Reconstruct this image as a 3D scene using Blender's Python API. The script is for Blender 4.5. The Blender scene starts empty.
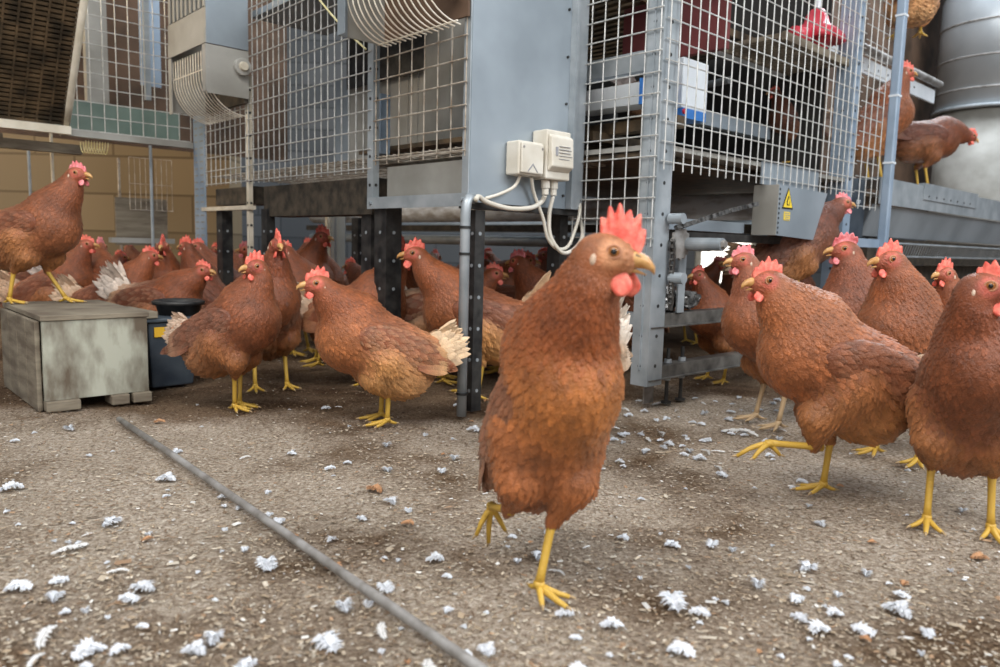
import bpy, bmesh, math, random
import numpy as np
from mathutils import Vector, Matrix

# ------------------------------------------------------------------ camera, world, lights, exposure
S = bpy.context.scene
COL = S.collection
FPX = 750.0
CAMZ = 0.40
PITCH = math.atan(88.5 / FPX)
ROLL = math.radians(1.5)
fwd = np.array([0.0, math.cos(PITCH), -math.sin(PITCH)])
rgt0 = np.array([1.0, 0, 0])
up0 = np.cross(rgt0, fwd)
rgt = rgt0 * math.cos(ROLL) + up0 * math.sin(ROLL)
upv = np.cross(rgt, fwd)
CP = np.array([0, 0, CAMZ])
cd = bpy.data.cameras.new('camera')
cam = bpy.data.objects.new('camera', cd)
COL.objects.link(cam)
cam.matrix_world = Matrix(((rgt[0], upv[0], -fwd[0], 0), (rgt[1], upv[1], -fwd[1], 0), (rgt[2], upv[2], -fwd[2], CAMZ), (0, 0, 0, 1)))
cd.sensor_width = 36
cd.lens = 36 * FPX / 1000
cd.clip_start = 0.02
cd.dof.use_dof = True
cd.dof.focus_distance = 1.45
cd.dof.aperture_fstop = (cd.lens / 1000) / 0.0056
S.camera = cam

S.view_settings.view_transform = 'Standard'
S.view_settings.look = 'None'
S.view_settings.gamma = 1
S.view_settings.use_curve_mapping = False
S.view_settings.exposure = 0.05

world = bpy.data.worlds.new('world')
S.world = world
world.use_nodes = True
wn = world.node_tree.nodes
wl = world.node_tree.links
bgn = wn['Background']
tc = wn.new('ShaderNodeTexCoord')
sx = wn.new('ShaderNodeSeparateXYZ')
wl.new(tc.outputs['Generated'], sx.inputs[0])
cr = wn.new('ShaderNodeValToRGB')
cr.color_ramp.elements[0].position = 0.0
cr.color_ramp.elements[0].color = (0.25, 0.26, 0.28, 1)
cr.color_ramp.elements[1].position = 0.7
cr.color_ramp.elements[1].color = (0.80, 0.90, 1.0, 1)
wl.new(sx.outputs['Z'], cr.inputs[0])
wl.new(cr.outputs[0], bgn.inputs['Color'])
bgn.inputs['Strength'].default_value = 0.68


def area(name, loc, target, size, energy, color):
    l = bpy.data.lights.new(name, 'AREA')
    l.shape = 'RECTANGLE'
    l.size, l.size_y = size
    l.energy = energy
    l.color = color
    o = bpy.data.objects.new(name, l)
    COL.objects.link(o)
    o.location = loc
    o.rotation_euler = (Vector(target) - Vector(loc)).to_track_quat('-Z', 'Y').to_euler()
    return o


area('front_fill_light', (-0.6, -2.6, 1.7), (0.1, 2.2, 0.3), (3.0, 1.6), 34, (1.0, 0.98, 0.95))  # fill lamp added behind the camera to light the scene from the front
area('window_light', (3.2, -0.6, 2.8), (0.3, 1.6, 0.2), (2.2, 1.6), 145, (0.93, 0.97, 1.0))
area('roof_light', (-0.9, -0.4, 3.0), (0.0, 1.7, 0.2), (2.5, 1.2), 95, (1.0, 0.97, 0.92))
area('rear_skylight', (2.6, 4.6, 3.4), (1.0, 2.2, 0.4), (2.5, 1.5), 170, (0.86, 0.93, 1.0))
area('corner_lamp', (-2.6, 2.3, 1.9), (-1.8, 4.0, 0.3), (0.5, 0.5), 22, (1.0, 0.74, 0.42))


# ------------------------------------------------------------------ projection helpers (pixel of the 1000x667 photo -> place)
def ray(px, py):
    return fwd * FPX + rgt * (px - 500) + upv * (333.5 - py)


def at(px, py, Y):
    d = ray(px, py)
    return CP + d * (Y / d[1])


def ground(px, py, z=0.0):
    d = ray(px, py)
    return CP + d * ((z - CAMZ) / d[2])


def col_at(px, Y, z):
    """point at depth Y and height z that falls in photo column px"""
    x = (px - 500) / FPX * Y
    for _ in range(6):
        p = np.array([x, Y, z]) - CP
        w = p @ fwd
        q = 500 + FPX * (p @ rgt) / w
        x += (px - q) / FPX * w
    return np.array([x, Y, z])


# aviary frame: U runs to the right and away, V to the left and away, from the near corner post
B0 = np.array([0.366, 1.83, 0.0])
UD = np.array([0.731, 0.682, 0.0])
VD = np.array([-0.682, 0.731, 0.0])
AU = -0.385
AV = 0.245


def W(u, v, z=0.0):
    return B0 + UD * u + VD * v + np.array([0, 0, z])


ANG_U = math.atan2(UD[1], UD[0])


# ------------------------------------------------------------------ materials
def newmat(name):
    m = bpy.data.materials.new(name)
    m.use_nodes = True
    return m, m.node_tree.nodes, m.node_tree.links, m.node_tree.nodes['Principled BSDF']


def mat(name, c1, c2=None, scale=20, rough=0.6, metal=0.0, bump=0.0, bscale=None, detail=4, stretch=None, lo=0.35, hi=0.65, spec=None):
    m, n, l, b = newmat(name)
    b.inputs['Roughness'].default_value = rough
    b.inputs['Metallic'].default_value = metal
    if spec is not None:
        b.inputs['Specular IOR Level'].default_value = spec
    tcn = n.new('ShaderNodeTexCoord')
    src = tcn.outputs['Object']
    if stretch:
        mp = n.new('ShaderNodeMapping')
        mp.inputs['Scale'].default_value = stretch
        l.new(src, mp.inputs[0])
        src = mp.outputs[0]
    if c2 is not None:
        t = n.new('ShaderNodeTexNoise')
        t.inputs['Scale'].default_value = scale
        t.inputs['Detail'].default_value = detail
        l.new(src, t.inputs['Vector'])
        r = n.new('ShaderNodeValToRGB')
        r.color_ramp.elements[0].position = lo
        r.color_ramp.elements[1].position = hi
        r.color_ramp.elements[0].color = (*c1, 1)
        r.color_ramp.elements[1].color = (*c2, 1)
        l.new(t.outputs['Fac'], r.inputs[0])
        l.new(r.outputs[0], b.inputs['Base Color'])
    else:
        b.inputs['Base Color'].default_value = (*c1, 1)
    if bump:
        t2 = n.new('ShaderNodeTexNoise')
        t2.inputs['Scale'].default_value = bscale or scale * 3
        t2.inputs['Detail'].default_value = 5
        l.new(src, t2.inputs['Vector'])
        bp = n.new('ShaderNodeBump')
        bp.inputs['Strength'].default_value = bump
        bp.inputs['Distance'].default_value = 0.004
        l.new(t2.outputs['Fac'], bp.inputs['Height'])
        l.new(bp.outputs[0], b.inputs['Normal'])
    return m


M = {}
M['galv'] = mat('galvanised_steel', (0.29, 0.325, 0.35), (0.43, 0.465, 0.49), 14, 0.42, 0.35, 0.05, 60)
M['sheet'] = mat('sheet_steel', (0.25, 0.29, 0.325), (0.35, 0.40, 0.445), 4, 0.38, 0.3, 0.02, 30)
M['sheet2'] = mat('dull_sheet', (0.28, 0.27, 0.24), (0.40, 0.39, 0.36), 7, 0.55, 0.15, 0.05, 30)
M['wire'] = mat('mesh_wire', (0.42, 0.42, 0.40), (0.66, 0.66, 0.64), 40, 0.4, 0.3)
M['wire_dirty'] = mat('dusty_wire', (0.28, 0.22, 0.16), (0.55, 0.50, 0.43), 30, 0.6, 0.2)
M['wire_cream'] = mat('cream_wire', (0.70, 0.62, 0.50), (0.85, 0.80, 0.70), 40, 0.5, 0.1)
M['black'] = mat('black_steel', (0.012, 0.012, 0.013), (0.05, 0.048, 0.045), 30, 0.5, 0.2, 0.05)
M['dark'] = mat('dark_slats', (0.022, 0.018, 0.013), (0.075, 0.058, 0.04), 30, 0.7, 0, 0.3)
M['slat'] = mat('dark_brown_plastic', (0.030, 0.022, 0.013), (0.13, 0.085, 0.045), 18, 0.55, 0, 0.4, 40)
M['cream'] = mat('cream_paint', (0.55, 0.49, 0.38), (0.68, 0.62, 0.51), 20, 0.5)
M['white'] = mat('white_plastic', (0.66, 0.70, 0.74), (0.78, 0.82, 0.86), 10, 0.4)
M['ivory'] = mat('ivory_plastic', (0.60, 0.55, 0.46), (0.72, 0.68, 0.60), 14, 0.42)
M['blue'] = mat('blue_plastic', (0.03, 0.15, 0.45), (0.05, 0.22, 0.6), 10, 0.4)
M['palewall'] = mat('pale_blue_steel', (0.25, 0.33, 0.43), (0.34, 0.42, 0.52), 10, 0.45, 0.2)
M['red'] = mat('red_plastic', (0.50, 0.02, 0.04), (0.72, 0.06, 0.09), 25, 0.35)
M['maroon'] = mat('maroon_curtain', (0.09, 0.015, 0.015), (0.16, 0.03, 0.03), 10, 0.7)
M['green'] = mat('green_panel', (0.12, 0.18, 0.15), (0.20, 0.27, 0.23), 6, 0.5)
M['pipe'] = mat('dusty_white_pipe', (0.36, 0.31, 0.26), (0.80, 0.80, 0.80), 9, 0.5, 0, 0.05, detail=6, stretch=(1, 1, 3), lo=0.33, hi=0.55)
M['brownboard'] = mat('brown_board', (0.05, 0.028, 0.015), (0.13, 0.075, 0.045), 6, 0.8, 0, 0.2, 40)
M['gloom'] = mat('shade_dark_sheet', (0.012, 0.012, 0.012), (0.03, 0.026, 0.022), 6, 0.8)  # near-black colour standing in for the shade deep in the cage
M['wood'] = mat('weathered_wood', (0.13, 0.10, 0.07), (0.26, 0.22, 0.16), 9, 0.8, 0, 0.3, 40, stretch=(1, 1, 5))
M['tub'] = mat('dark_blue_plastic', (0.02, 0.03, 0.045), (0.06, 0.075, 0.09), 12, 0.55)
M['yellow'] = mat('yellow_sticker', (0.75, 0.42, 0.02), (0.85, 0.52, 0.05), 10, 0.5)
M['signyellow'] = mat('sign_yellow', (0.85, 0.62, 0.04), None, rough=0.4)
M['ink'] = mat('black_ink', (0.015, 0.015, 0.015), None, rough=0.5)
M['greyink'] = mat('grey_ink', (0.30, 0.30, 0.32), None, rough=0.6)
M['cord'] = mat('yellow_cord', (0.62, 0.55, 0.25), (0.72, 0.66, 0.4), 60, 0.7)
M['iron'] = mat('dusty_iron', (0.20, 0.18, 0.16), (0.42, 0.40, 0.38), 26, 0.5, 0.35, 0.2, 80)
M['darkiron'] = mat('dark_iron', (0.05, 0.045, 0.04), (0.17, 0.16, 0.145), 20, 0.5, 0.2, 0.1)
M['barrel'] = mat('bright_galvanised_barrel', (0.42, 0.46, 0.49), (0.55, 0.59, 0.62), 3, 0.35, 0.35)
M['chain'] = mat('greasy_chain', (0.03, 0.027, 0.024), (0.20, 0.19, 0.18), 60, 0.35, 0.7)
M['claw'] = mat('claw_horn', (0.45, 0.30, 0.14), None, rough=0.4)
M['beak'] = mat('beak_horn', (0.48, 0.22, 0.06), (0.62, 0.36, 0.14), 90, 0.38, 0, 0.1, 200)
M['leg'] = mat('yellow_leg_scales', (0.66, 0.38, 0.04), (0.80, 0.52, 0.11), 60, 0.5, 0, 0.5, 220)
M['legpale'] = mat('pale_leg_scales', (0.52, 0.36, 0.20), (0.66, 0.50, 0.32), 60, 0.5, 0, 0.5, 220)
M['lobe'] = mat('earlobe_skin', (0.52, 0.36, 0.25), (0.68, 0.52, 0.40), 60, 0.55)
for k, (a, b_) in {'comb': ((0.70, 0.09, 0.06), (0.86, 0.22, 0.15)), 'combpink': ((0.66, 0.13, 0.14), (0.82, 0.30, 0.31))}.items():
    M[k] = mat('comb_skin_' + k, a, b_, 120, 0.5, 0, 0.25, 260)
    bs = M[k].node_tree.nodes['Principled BSDF']
    bs.inputs['Subsurface Weight'].default_value = 0.15
    bs.inputs['Subsurface Radius'].default_value = (0.01, 0.003, 0.002)
    bs.inputs['Subsurface Scale'].default_value = 0.3

# plumage: vertex colour x object tint x fine noise
m, n, l, b = newmat('plumage')
ca = n.new('ShaderNodeVertexColor')
ca.layer_name = 'Col'
oi = n.new('ShaderNodeObjectInfo')
mx = n.new('ShaderNodeMix')
mx.data_type = 'RGBA'
mx.blend_type = 'MULTIPLY'
mx.inputs[0].default_value = 1
l.new(ca.outputs[0], mx.inputs[6])
l.new(oi.outputs['Color'], mx.inputs[7])
tcn = n.new('ShaderNodeTexCoord')
nz = n.new('ShaderNodeTexNoise')
nz.inputs['Scale'].default_value = 45
nz.inputs['Detail'].default_value = 8
nz.inputs['Roughness'].default_value = 0.7
l.new(tcn.outputs['Object'], nz.inputs['Vector'])
rr = n.new('ShaderNodeMapRange')
rr.inputs[1].default_value = 0.3
rr.inputs[2].default_value = 0.7
rr.inputs[3].default_value = 0.66
rr.inputs[4].default_value = 1.32
l.new(nz.outputs['Fac'], rr.inputs[0])
mx2 = n.new('ShaderNodeMix')
mx2.data_type = 'RGBA'
mx2.blend_type = 'MULTIPLY'
mx2.inputs[0].default_value = 1
l.new(mx.outputs[2], mx2.inputs[6])
l.new(rr.outputs[0], mx2.inputs[7])
l.new(mx2.outputs[2], b.inputs['Base Color'])
b.inputs['Roughness'].default_value = 0.45
b.inputs['Specular IOR Level'].default_value = 0.4
b.inputs['Sheen Weight'].default_value = 0.12
b.inputs['Sheen Roughness'].default_value = 0.5
b.inputs['Sheen Tint'].default_value = (1.0, 0.8, 0.6, 1)
nz2 = n.new('ShaderNodeTexNoise')
nz2.inputs['Scale'].default_value = 420
nz2.inputs['Detail'].default_value = 3
l.new(tcn.outputs['Object'], nz2.inputs['Vector'])
bp = n.new('ShaderNodeBump')
bp.inputs['Strength'].default_value = 0.6
bp.inputs['Distance'].default_value = 0.003
l.new(nz2.outputs['Fac'], bp.inputs['Height'])
l.new(bp.outputs[0], b.inputs['Normal'])
M['plumage'] = m

for nm, rough, sp in (('vcol', 0.85, 0.2), ('eye', 0.08, 0.6)):
    m, n, l, b = newmat('coloured_' + nm)
    ca = n.new('ShaderNodeVertexColor')
    ca.layer_name = 'Col'
    l.new(ca.outputs[0], b.inputs['Base Color'])
    b.inputs['Roughness'].default_value = rough
    b.inputs['Specular IOR Level'].default_value = sp
    M[nm] = m

# litter floor
m, n, l, b = newmat('litter')
tcn = n.new('ShaderNodeTexCoord')


def noise(scale, detail=6, rough=0.6):
    t = n.new('ShaderNodeTexNoise')
    t.inputs['Scale'].default_value = scale
    t.inputs['Detail'].default_value = detail
    t.inputs['Roughness'].default_value = rough
    l.new(tcn.outputs['Object'], t.inputs['Vector'])
    return t


def ramp(fac, stops):
    r = n.new('ShaderNodeValToRGB')
    e = r.color_ramp.elements
    while len(e) < len(stops):
        e.new(0.5)
    for i, (p, c) in enumerate(stops):
        e[i].position = p
        e[i].color = (*c, 1)
    l.new(fac, r.inputs[0])
    return r


fine = noise(150, 8, 0.75)
r1 = ramp(fine.outputs['Fac'], [(0.34, (0.14, 0.095, 0.062)), (0.46, (0.39, 0.305, 0.228)), (0.57, (0.60, 0.505, 0.405)), (0.68, (0.80, 0.74, 0.66))])
big = noise(2.3, 5)
r2 = ramp(big.outputs['Fac'], [(0.38, (0.36, 0.28, 0.21)), (0.50, (0.92, 0.90, 0.88)), (0.68, (1.2, 1.2, 1.22))])
mm = n.new('ShaderNodeMix')
mm.data_type = 'RGBA'
mm.blend_type = 'MULTIPLY'
mm.inputs[0].default_value = 1
l.new(r1.outputs[0], mm.inputs[6])
l.new(r2.outputs[0], mm.inputs[7])
# trodden dark litter along the aviary, with shade under it painted into the colour
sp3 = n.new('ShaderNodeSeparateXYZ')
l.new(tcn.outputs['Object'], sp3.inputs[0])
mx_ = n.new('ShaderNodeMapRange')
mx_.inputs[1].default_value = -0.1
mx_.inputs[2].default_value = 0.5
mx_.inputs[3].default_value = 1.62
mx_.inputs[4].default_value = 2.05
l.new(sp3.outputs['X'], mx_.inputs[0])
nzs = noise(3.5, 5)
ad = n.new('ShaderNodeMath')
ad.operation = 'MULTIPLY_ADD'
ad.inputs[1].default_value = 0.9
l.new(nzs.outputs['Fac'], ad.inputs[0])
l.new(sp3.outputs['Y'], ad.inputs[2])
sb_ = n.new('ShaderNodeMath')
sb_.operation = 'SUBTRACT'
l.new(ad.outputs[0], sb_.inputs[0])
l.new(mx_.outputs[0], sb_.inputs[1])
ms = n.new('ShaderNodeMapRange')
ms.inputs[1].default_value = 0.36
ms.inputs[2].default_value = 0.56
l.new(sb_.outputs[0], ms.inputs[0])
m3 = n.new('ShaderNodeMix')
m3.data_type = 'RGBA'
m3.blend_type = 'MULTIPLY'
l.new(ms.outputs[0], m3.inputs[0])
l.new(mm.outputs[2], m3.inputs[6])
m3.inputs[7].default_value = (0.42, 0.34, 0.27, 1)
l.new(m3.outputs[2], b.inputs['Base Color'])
b.inputs['Roughness'].default_value = 0.9
b.inputs['Specular IOR Level'].default_value = 0.2
bp = n.new('ShaderNodeBump')
bp.inputs['Strength'].default_value = 0.9
bp.inputs['Distance'].default_value = 0.012
l.new(fine.outputs['Fac'], bp.inputs['Height'])
l.new(bp.outputs[0], b.inputs['Normal'])
M['litter'] = m

# block walls
for nm, cA, cB, cM in (('block', (0.25, 0.19, 0.115), (0.34, 0.26, 0.16), (0.17, 0.125, 0.075)), ('farwall', (0.13, 0.14, 0.15), (0.18, 0.19, 0.20), (0.08, 0.085, 0.09))):
    m, n, l, b = newmat(nm + '_wall')
    tcn = n.new('ShaderNodeTexCoord')
    mp = n.new('ShaderNodeMapping')
    mp.inputs['Rotation'].default_value = (math.radians(90), 0, 0)
    l.new(tcn.outputs['Object'], mp.inputs[0])
    br = n.new('ShaderNodeTexBrick')
    br.inputs['Color1'].default_value = (*cA, 1)
    br.inputs['Color2'].default_value = (*cB, 1)
    br.inputs['Mortar'].default_value = (*cM, 1)
    br.inputs['Scale'].default_value = 1.0
    br.inputs['Mortar Size'].default_value = 0.008
    br.inputs['Mortar Smooth'].default_value = 0.5
    br.inputs['Brick Width'].default_value = 0.44
    br.inputs['Row Height'].default_value = 0.21
    l.new(mp.outputs[0], br.inputs['Vector'])
    l.new(br.outputs['Color'], b.inputs['Base Color'])
    b.inputs['Roughness'].default_value = 0.9
    M[nm] = m
m, n, l, b = newmat('leg_scales_coloured')
ca = n.new('ShaderNodeVertexColor')
ca.layer_name = 'Col'
l.new(ca.outputs[0], b.inputs['Base Color'])
b.inputs['Roughness'].default_value = 0.5
tcn = n.new('ShaderNodeTexCoord')
nzl = n.new('ShaderNodeTexVoronoi')
nzl.inputs['Scale'].default_value = 330
l.new(tcn.outputs['Object'], nzl.inputs['Vector'])
bp = n.new('ShaderNodeBump')
bp.inputs['Strength'].default_value = 0.5
bp.inputs['Distance'].default_value = 0.001
l.new(nzl.outputs['Distance'], bp.inputs['Height'])
l.new(bp.outputs[0], b.inputs['Normal'])
M['legcol'] = m
m, n, l, b = newmat('daylight_pane')
b.inputs['Base Color'].default_value = (0.8, 0.85, 0.9, 1)
b.inputs['Emission Color'].default_value = (1.0, 0.93, 0.82, 1)
b.inputs['Emission Strength'].default_value = 2.2
M['daylight'] = m


# ------------------------------------------------------------------ mesh builder
class MB:
    def __init__(s):
        s.v, s.f, s.c, s.m, s.cur = [], [], [], [], 0

    def add(s, verts, faces, col=None):
        k = len(s.v)
        s.v.extend([tuple(map(float, p)) for p in verts])
        s.f.extend([tuple(i + k for i in f) for f in faces])
        s.m.extend([s.cur] * len(faces))
        if col is not None:
            s.c.extend(col if len(col) == len(verts) and hasattr(col[0], '__len__') else [col] * len(verts))
        return s

    def box(s, c, size, ax=None):
        ax = np.eye(3) if ax is None else ax
        c = np.array(c, float)
        h = np.array(size) / 2
        vs = [c + ax[0] * (i * h[0]) + ax[1] * (j * h[1]) + ax[2] * (k * h[2]) for i in (-1, 1) for j in (-1, 1) for k in (-1, 1)]
        return s.add(vs, [(0, 1, 3, 2), (4, 6, 7, 5), (0, 4, 5, 1), (2, 3, 7, 6), (0, 2, 6, 4), (1, 5, 7, 3)])

    def ubox(s, u0, u1, v0, v1, z0, z1):
        return s.box(W((u0 + u1) / 2, (v0 + v1) / 2, (z0 + z1) / 2), (abs(u1 - u0), abs(v1 - v0), abs(z1 - z0)), np.array([UD, VD, [0, 0, 1]]))

    def tube(s, pts, r, seg=8, caps=True, col=None, squash=None):
        pts = [np.array(p, float) for p in pts]
        rs = r if hasattr(r, '__len__') else [r] * len(pts)
        n = len(pts)
        ref = None
        vs = []
        for i, p in enumerate(pts):
            t = pts[min(i + 1, n - 1)] - pts[max(i - 1, 0)]
            t = t / (np.linalg.norm(t) + 1e-12)
            if ref is None:
                a = np.array([0, 0, 1.0]) if abs(t[2]) < 0.9 else np.array([1.0, 0, 0])
                ref = a - t * (a @ t)
            else:
                ref = ref - t * (ref @ t)
            ref = ref / (np.linalg.norm(ref) + 1e-12)
            bi = np.cross(t, ref)
            for k in range(seg):
                an = 2 * math.pi * k / seg
                vs.append(p + rs[i] * (ref * math.cos(an) * (squash or 1) + bi * math.sin(an)))
        fs = []
        for i in range(n - 1):
            for k in range(seg):
                k2 = (k + 1) % seg
                fs.append((i * seg + k, i * seg + k2, (i + 1) * seg + k2, (i + 1) * seg + k))
        if caps:
            fs.append(tuple(range(seg))[::-1])
            fs.append(tuple((n - 1) * seg + k for k in range(seg)))
        return s.add(vs, fs, col)

    def prism(s, poly, a, bvec):
        """poly: list of 3D points, extruded along bvec (a is ignored offset)"""
        poly = [np.array(p, float) + np.array(a) for p in poly]
        n = len(poly)
        vs = poly + [p + np.array(bvec) for p in poly]
        fs = [tuple(range(n))[::-1], tuple(range(n, 2 * n))] + [(i, (i + 1) % n, (i + 1) % n + n, i + n) for i in range(n)]
        return s.add(vs, fs)

    def build(s, name, material, parent=None, smooth=False, origin=None, bevel=0, second=None):
        me = bpy.data.meshes.new(name)
        V = np.array(s.v, float)
        loc = np.zeros(3)
        if origin == 'base':
            mn, mxx = V.min(0), V.max(0)
            loc = np.array([(mn[0] + mxx[0]) / 2, (mn[1] + mxx[1]) / 2, mn[2]])
        elif origin is not None:
            loc = np.array(origin, float)
        me.from_pydata((V - loc).tolist(), [], s.f)
        if s.c:
            ca = me.color_attributes.new('Col', 'FLOAT_COLOR', 'POINT')
            C = np.ones((len(s.v), 4), np.float32)
            C[:, :3] = np.array(s.c, np.float32)[:, :3]
            ca.data.foreach_set('color', C.ravel())
        me.materials.append(material)
        if second is not None:
            me.materials.append(second)
            me.polygons.foreach_set('material_index', s.m)
        if smooth:
            me.polygons.foreach_set('use_smooth', [True] * len(me.polygons))
        me.update()
        bm = bmesh.new()
        bm.from_mesh(me)
        if not s.c:
            bmesh.ops.recalc_face_normals(bm, faces=bm.faces)
        bm.to_mesh(me)
        bm.free()
        o = bpy.data.objects.new(name, me)
        COL.objects.link(o)
        o.location = loc
        if parent is not None:
            o.parent = parent
            q, pl = parent, np.zeros(3)
            while q is not None:
                pl += np.array(q.location)
                q = q.parent
            o.location = loc - pl
        if bevel:
            bv = o.modifiers.new('bevel', 'BEVEL')
            bv.width = bevel
            bv.segments = 2
            bv.limit_method = 'ANGLE'
        return o


def empty(name, loc=(0, 0, 0), rz=0.0):
    o = bpy.data.objects.new(name, None)
    COL.objects.link(o)
    o.location = [float(c) for c in loc]
    o.rotation_euler = (0, 0, rz)
    o.empty_display_size = 0.05
    return o


def tag(o, label, cat, group=None, kind=None):
    o['label'] = label
    o['category'] = cat
    if group:
        o['group'] = group
    if kind:
        o['kind'] = kind
    return o


def struct(o):
    o['kind'] = 'structure'
    return o


rng = np.random.default_rng(7)
random.seed(7)

# ------------------------------------------------------------------ the room
def floor_h(x, y):
    return 0.004 * np.sin(x * 3.1 + 1) * np.cos(y * 2.7) + 0.003 * np.sin(x * 9 + y * 7) + 0.0015 * np.sin(x * 31 + 5 * np.sin(y * 17)) * np.cos(y * 27)


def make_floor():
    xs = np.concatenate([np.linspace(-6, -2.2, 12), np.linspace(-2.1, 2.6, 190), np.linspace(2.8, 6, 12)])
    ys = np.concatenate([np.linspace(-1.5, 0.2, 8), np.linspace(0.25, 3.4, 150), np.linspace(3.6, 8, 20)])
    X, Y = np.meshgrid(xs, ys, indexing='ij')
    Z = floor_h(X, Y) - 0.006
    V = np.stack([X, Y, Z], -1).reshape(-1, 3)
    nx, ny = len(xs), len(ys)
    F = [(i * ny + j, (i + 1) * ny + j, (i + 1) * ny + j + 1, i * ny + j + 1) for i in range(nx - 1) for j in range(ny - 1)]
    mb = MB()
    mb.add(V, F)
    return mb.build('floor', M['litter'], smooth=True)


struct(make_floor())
struct(MB().box((0.4, 7.6, 1.6), (11.2, 0.2, 3.2)).build('wall_back', M['farwall']))
struct(MB().box((-3.3, 4.4, 0.8), (3.5, 0.2, 1.6)).build('wall_left', M['block']))
# daylight opening low in the back wall, seen between the legs of the aviary
pw = col_at(724, 7.45, 0.0)
w1 = struct(MB().box((pw[0], 7.49, 0.33), (0.50, 0.02, 0.52)).build('window_1', M['daylight']))
fr = MB()
for dx in (-0.27, 0.27):
    fr.box((pw[0] + dx, 7.47, 0.33), (0.05, 0.05, 0.6))
for dz in (-0.27, 0.27):
    fr.box((pw[0], 7.47, 0.33 + dz), (0.5, 0.05, 0.05))
fr.build('window_frame', M['cream'], w1)


# ------------------------------------------------------------------ welded wire mesh panels
def mesh_panel(name, p0, d, length, z0, z1, step=0.05, r=0.0019, m='wire', nrm=None, over=(0, 0, 0, 0), zstep=None):
    """p0 start (x,y), d unit direction, from z0 to z1; over = wire overhang at start, end, bottom, top"""
    mb = MB()
    p0 = np.array(p0, float)
    zs = zstep or step
    nrm = np.cross(d, [0, 0, 1.0]) if nrm is None else nrm
    k = int(round(length / step))
    for i in range(k + 1):
        q = p0 + d * (i * length / k) + nrm * r * 1.6
        mb.tube([q + [0, 0, z0 - over[2]], q + [0, 0, z1 + over[3]]], r, 5)
    j = int(round((z1 - z0) / zs))
    for i in range(j + 1):
        z = z0 + i * (z1 - z0) / j
        a = p0 - d * over[0]
        e = p0 + d * (length + over[1])
        mb.tube([a + [0, 0, z], e + [0, 0, z]], r, 5)
    return mb.build(name, M[m], origin='base')


TOP = 1.55
# unit A (left of the middle) ------------------------------------------------
o = mesh_panel('wire_mesh_panel', W(AU - 0.004, AV + 0.012), VD, 0.365, 0.613, 1.02, zstep=0.051, m='wire_dirty', r=0.0019, over=(0.006, 0.006, 0.012, 0.004))
tag(o, 'wire mesh side of the cage between the bare steel sheet and the slim steel post', 'mesh panel', 'cage mesh panels')
o = mesh_panel('wire_mesh_panel', W(AU - 0.004, AV + 0.40), VD, 0.745, 0.594, TOP, step=0.0375, zstep=0.05, over=(0.004, 0.004, 0.010, 0))
tag(o, 'tall wire mesh front left of the slim steel post, loose cord hanging across its top', 'mesh panel', 'cage mesh panels')
o = mesh_panel('wire_mesh_panel', W(AU - 0.004, AV + 1.165), VD, 0.34, 0.594, 0.93, step=0.0425, zstep=0.05, over=(0.004, 0.004, 0.006, 0))
tag(o, 'small wire mesh below the grey box with the round knob', 'mesh panel', 'cage mesh panels')

# floor of unit A seen edge on from below, wire grid with litter
def wire_floor(u0, u1, v0, v1, z, step=0.025, name='wire_cage_floor', m='wire_dirty'):
    mb = MB()
    n_ = int((v1 - v0) / step)
    for i in range(n_ + 1):
        v = v0 + i * (v1 - v0) / n_
        mb.tube([W(u0, v, z), W(u1, v, z)], 0.0015, 4)
    n_ = int((u1 - u0) / (step * 2))
    for i in range(n_ + 1):
        u = u0 + i * (u1 - u0) / n_
        mb.tube([W(u, v0, z - 0.003), W(u, v1, z - 0.003)], 0.0018, 4)
    return mb.build(name, M[m], origin='base')


tag(wire_floor(AU + 0.01, AU + 0.50, AV + 0.01, AV + 1.50, 0.625), 'rusty wire grid floor inside the cage left of the steel sheet', 'cage floor')

# sheet steel end panel of unit A
pn = empty('steel_side_panel', W(AU / 2, AV, 0.475))
tag(pn, 'large plain blue-grey steel sheet carrying the two ivory switch boxes', 'steel panel')
MB().ubox(AU + 0.004, 0.0, AV - 0.002, AV + 0.001, 0.497, TOP).build('sheet', M['sheet'], pn)
mb = MB()
mb.ubox(-0.045, -0.001, AV - 0.012, AV - 0.0021, 0.497, TOP)
mb.ubox(-0.055, -0.0455, AV - 0.022, AV - 0.0021, 0.497, TOP)
mb.build('edge_flange', M['galv'], pn)
for i in range(9):
    MB().tube([W(-0.066, AV - 0.006, 0.53 + 0.115 * i), W(-0.066, AV - 0.0021, 0.53 + 0.115 * i)], 0.0035, 8).build('rivet', M['black'], pn)
MB().ubox(AU - 0.001, 0.0, AV + 0.0015, AV + 0.030, 0.482, 0.4965).build('bottom_rail', M['black'], pn)


def angle_post(name, u, v, z0, z1, wu, wv, m, su=1, sv=1, t=0.003, holes=None, label='', cat='post', group=None):
    """L-section upright with its corner at (u,v) and legs toward su*U and sv*V"""
    p = empty(name, W(u, v, z0))
    mb = MB()
    mb.ubox(u, u + su * wu, v, v + sv * t, z0, z1)
    mb.ubox(u, u + su * t, v + sv * t, v + sv * wv, z0, z1)
    if holes:
        z = z0 + 0.05
        hm = mb
        hm.cur = 1
        while z < z1 - 0.02:
            hm.tube([W(u - su * 0.0012, v + sv * wv * 0.5, z), W(u + su * 0.0005, v + sv * wv * 0.5, z)], 0.0045, 8)
            hm.tube([W(u + su * wu * 0.5, v - sv * 0.0012, z), W(u + su * wu * 0.5, v + sv * 0.0005, z)], 0.0045, 8)
            z += 0.075
    mb.build('angle_profile', M[m], p, second=M[holes or m])
    return tag(p, label, cat, group)


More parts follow.
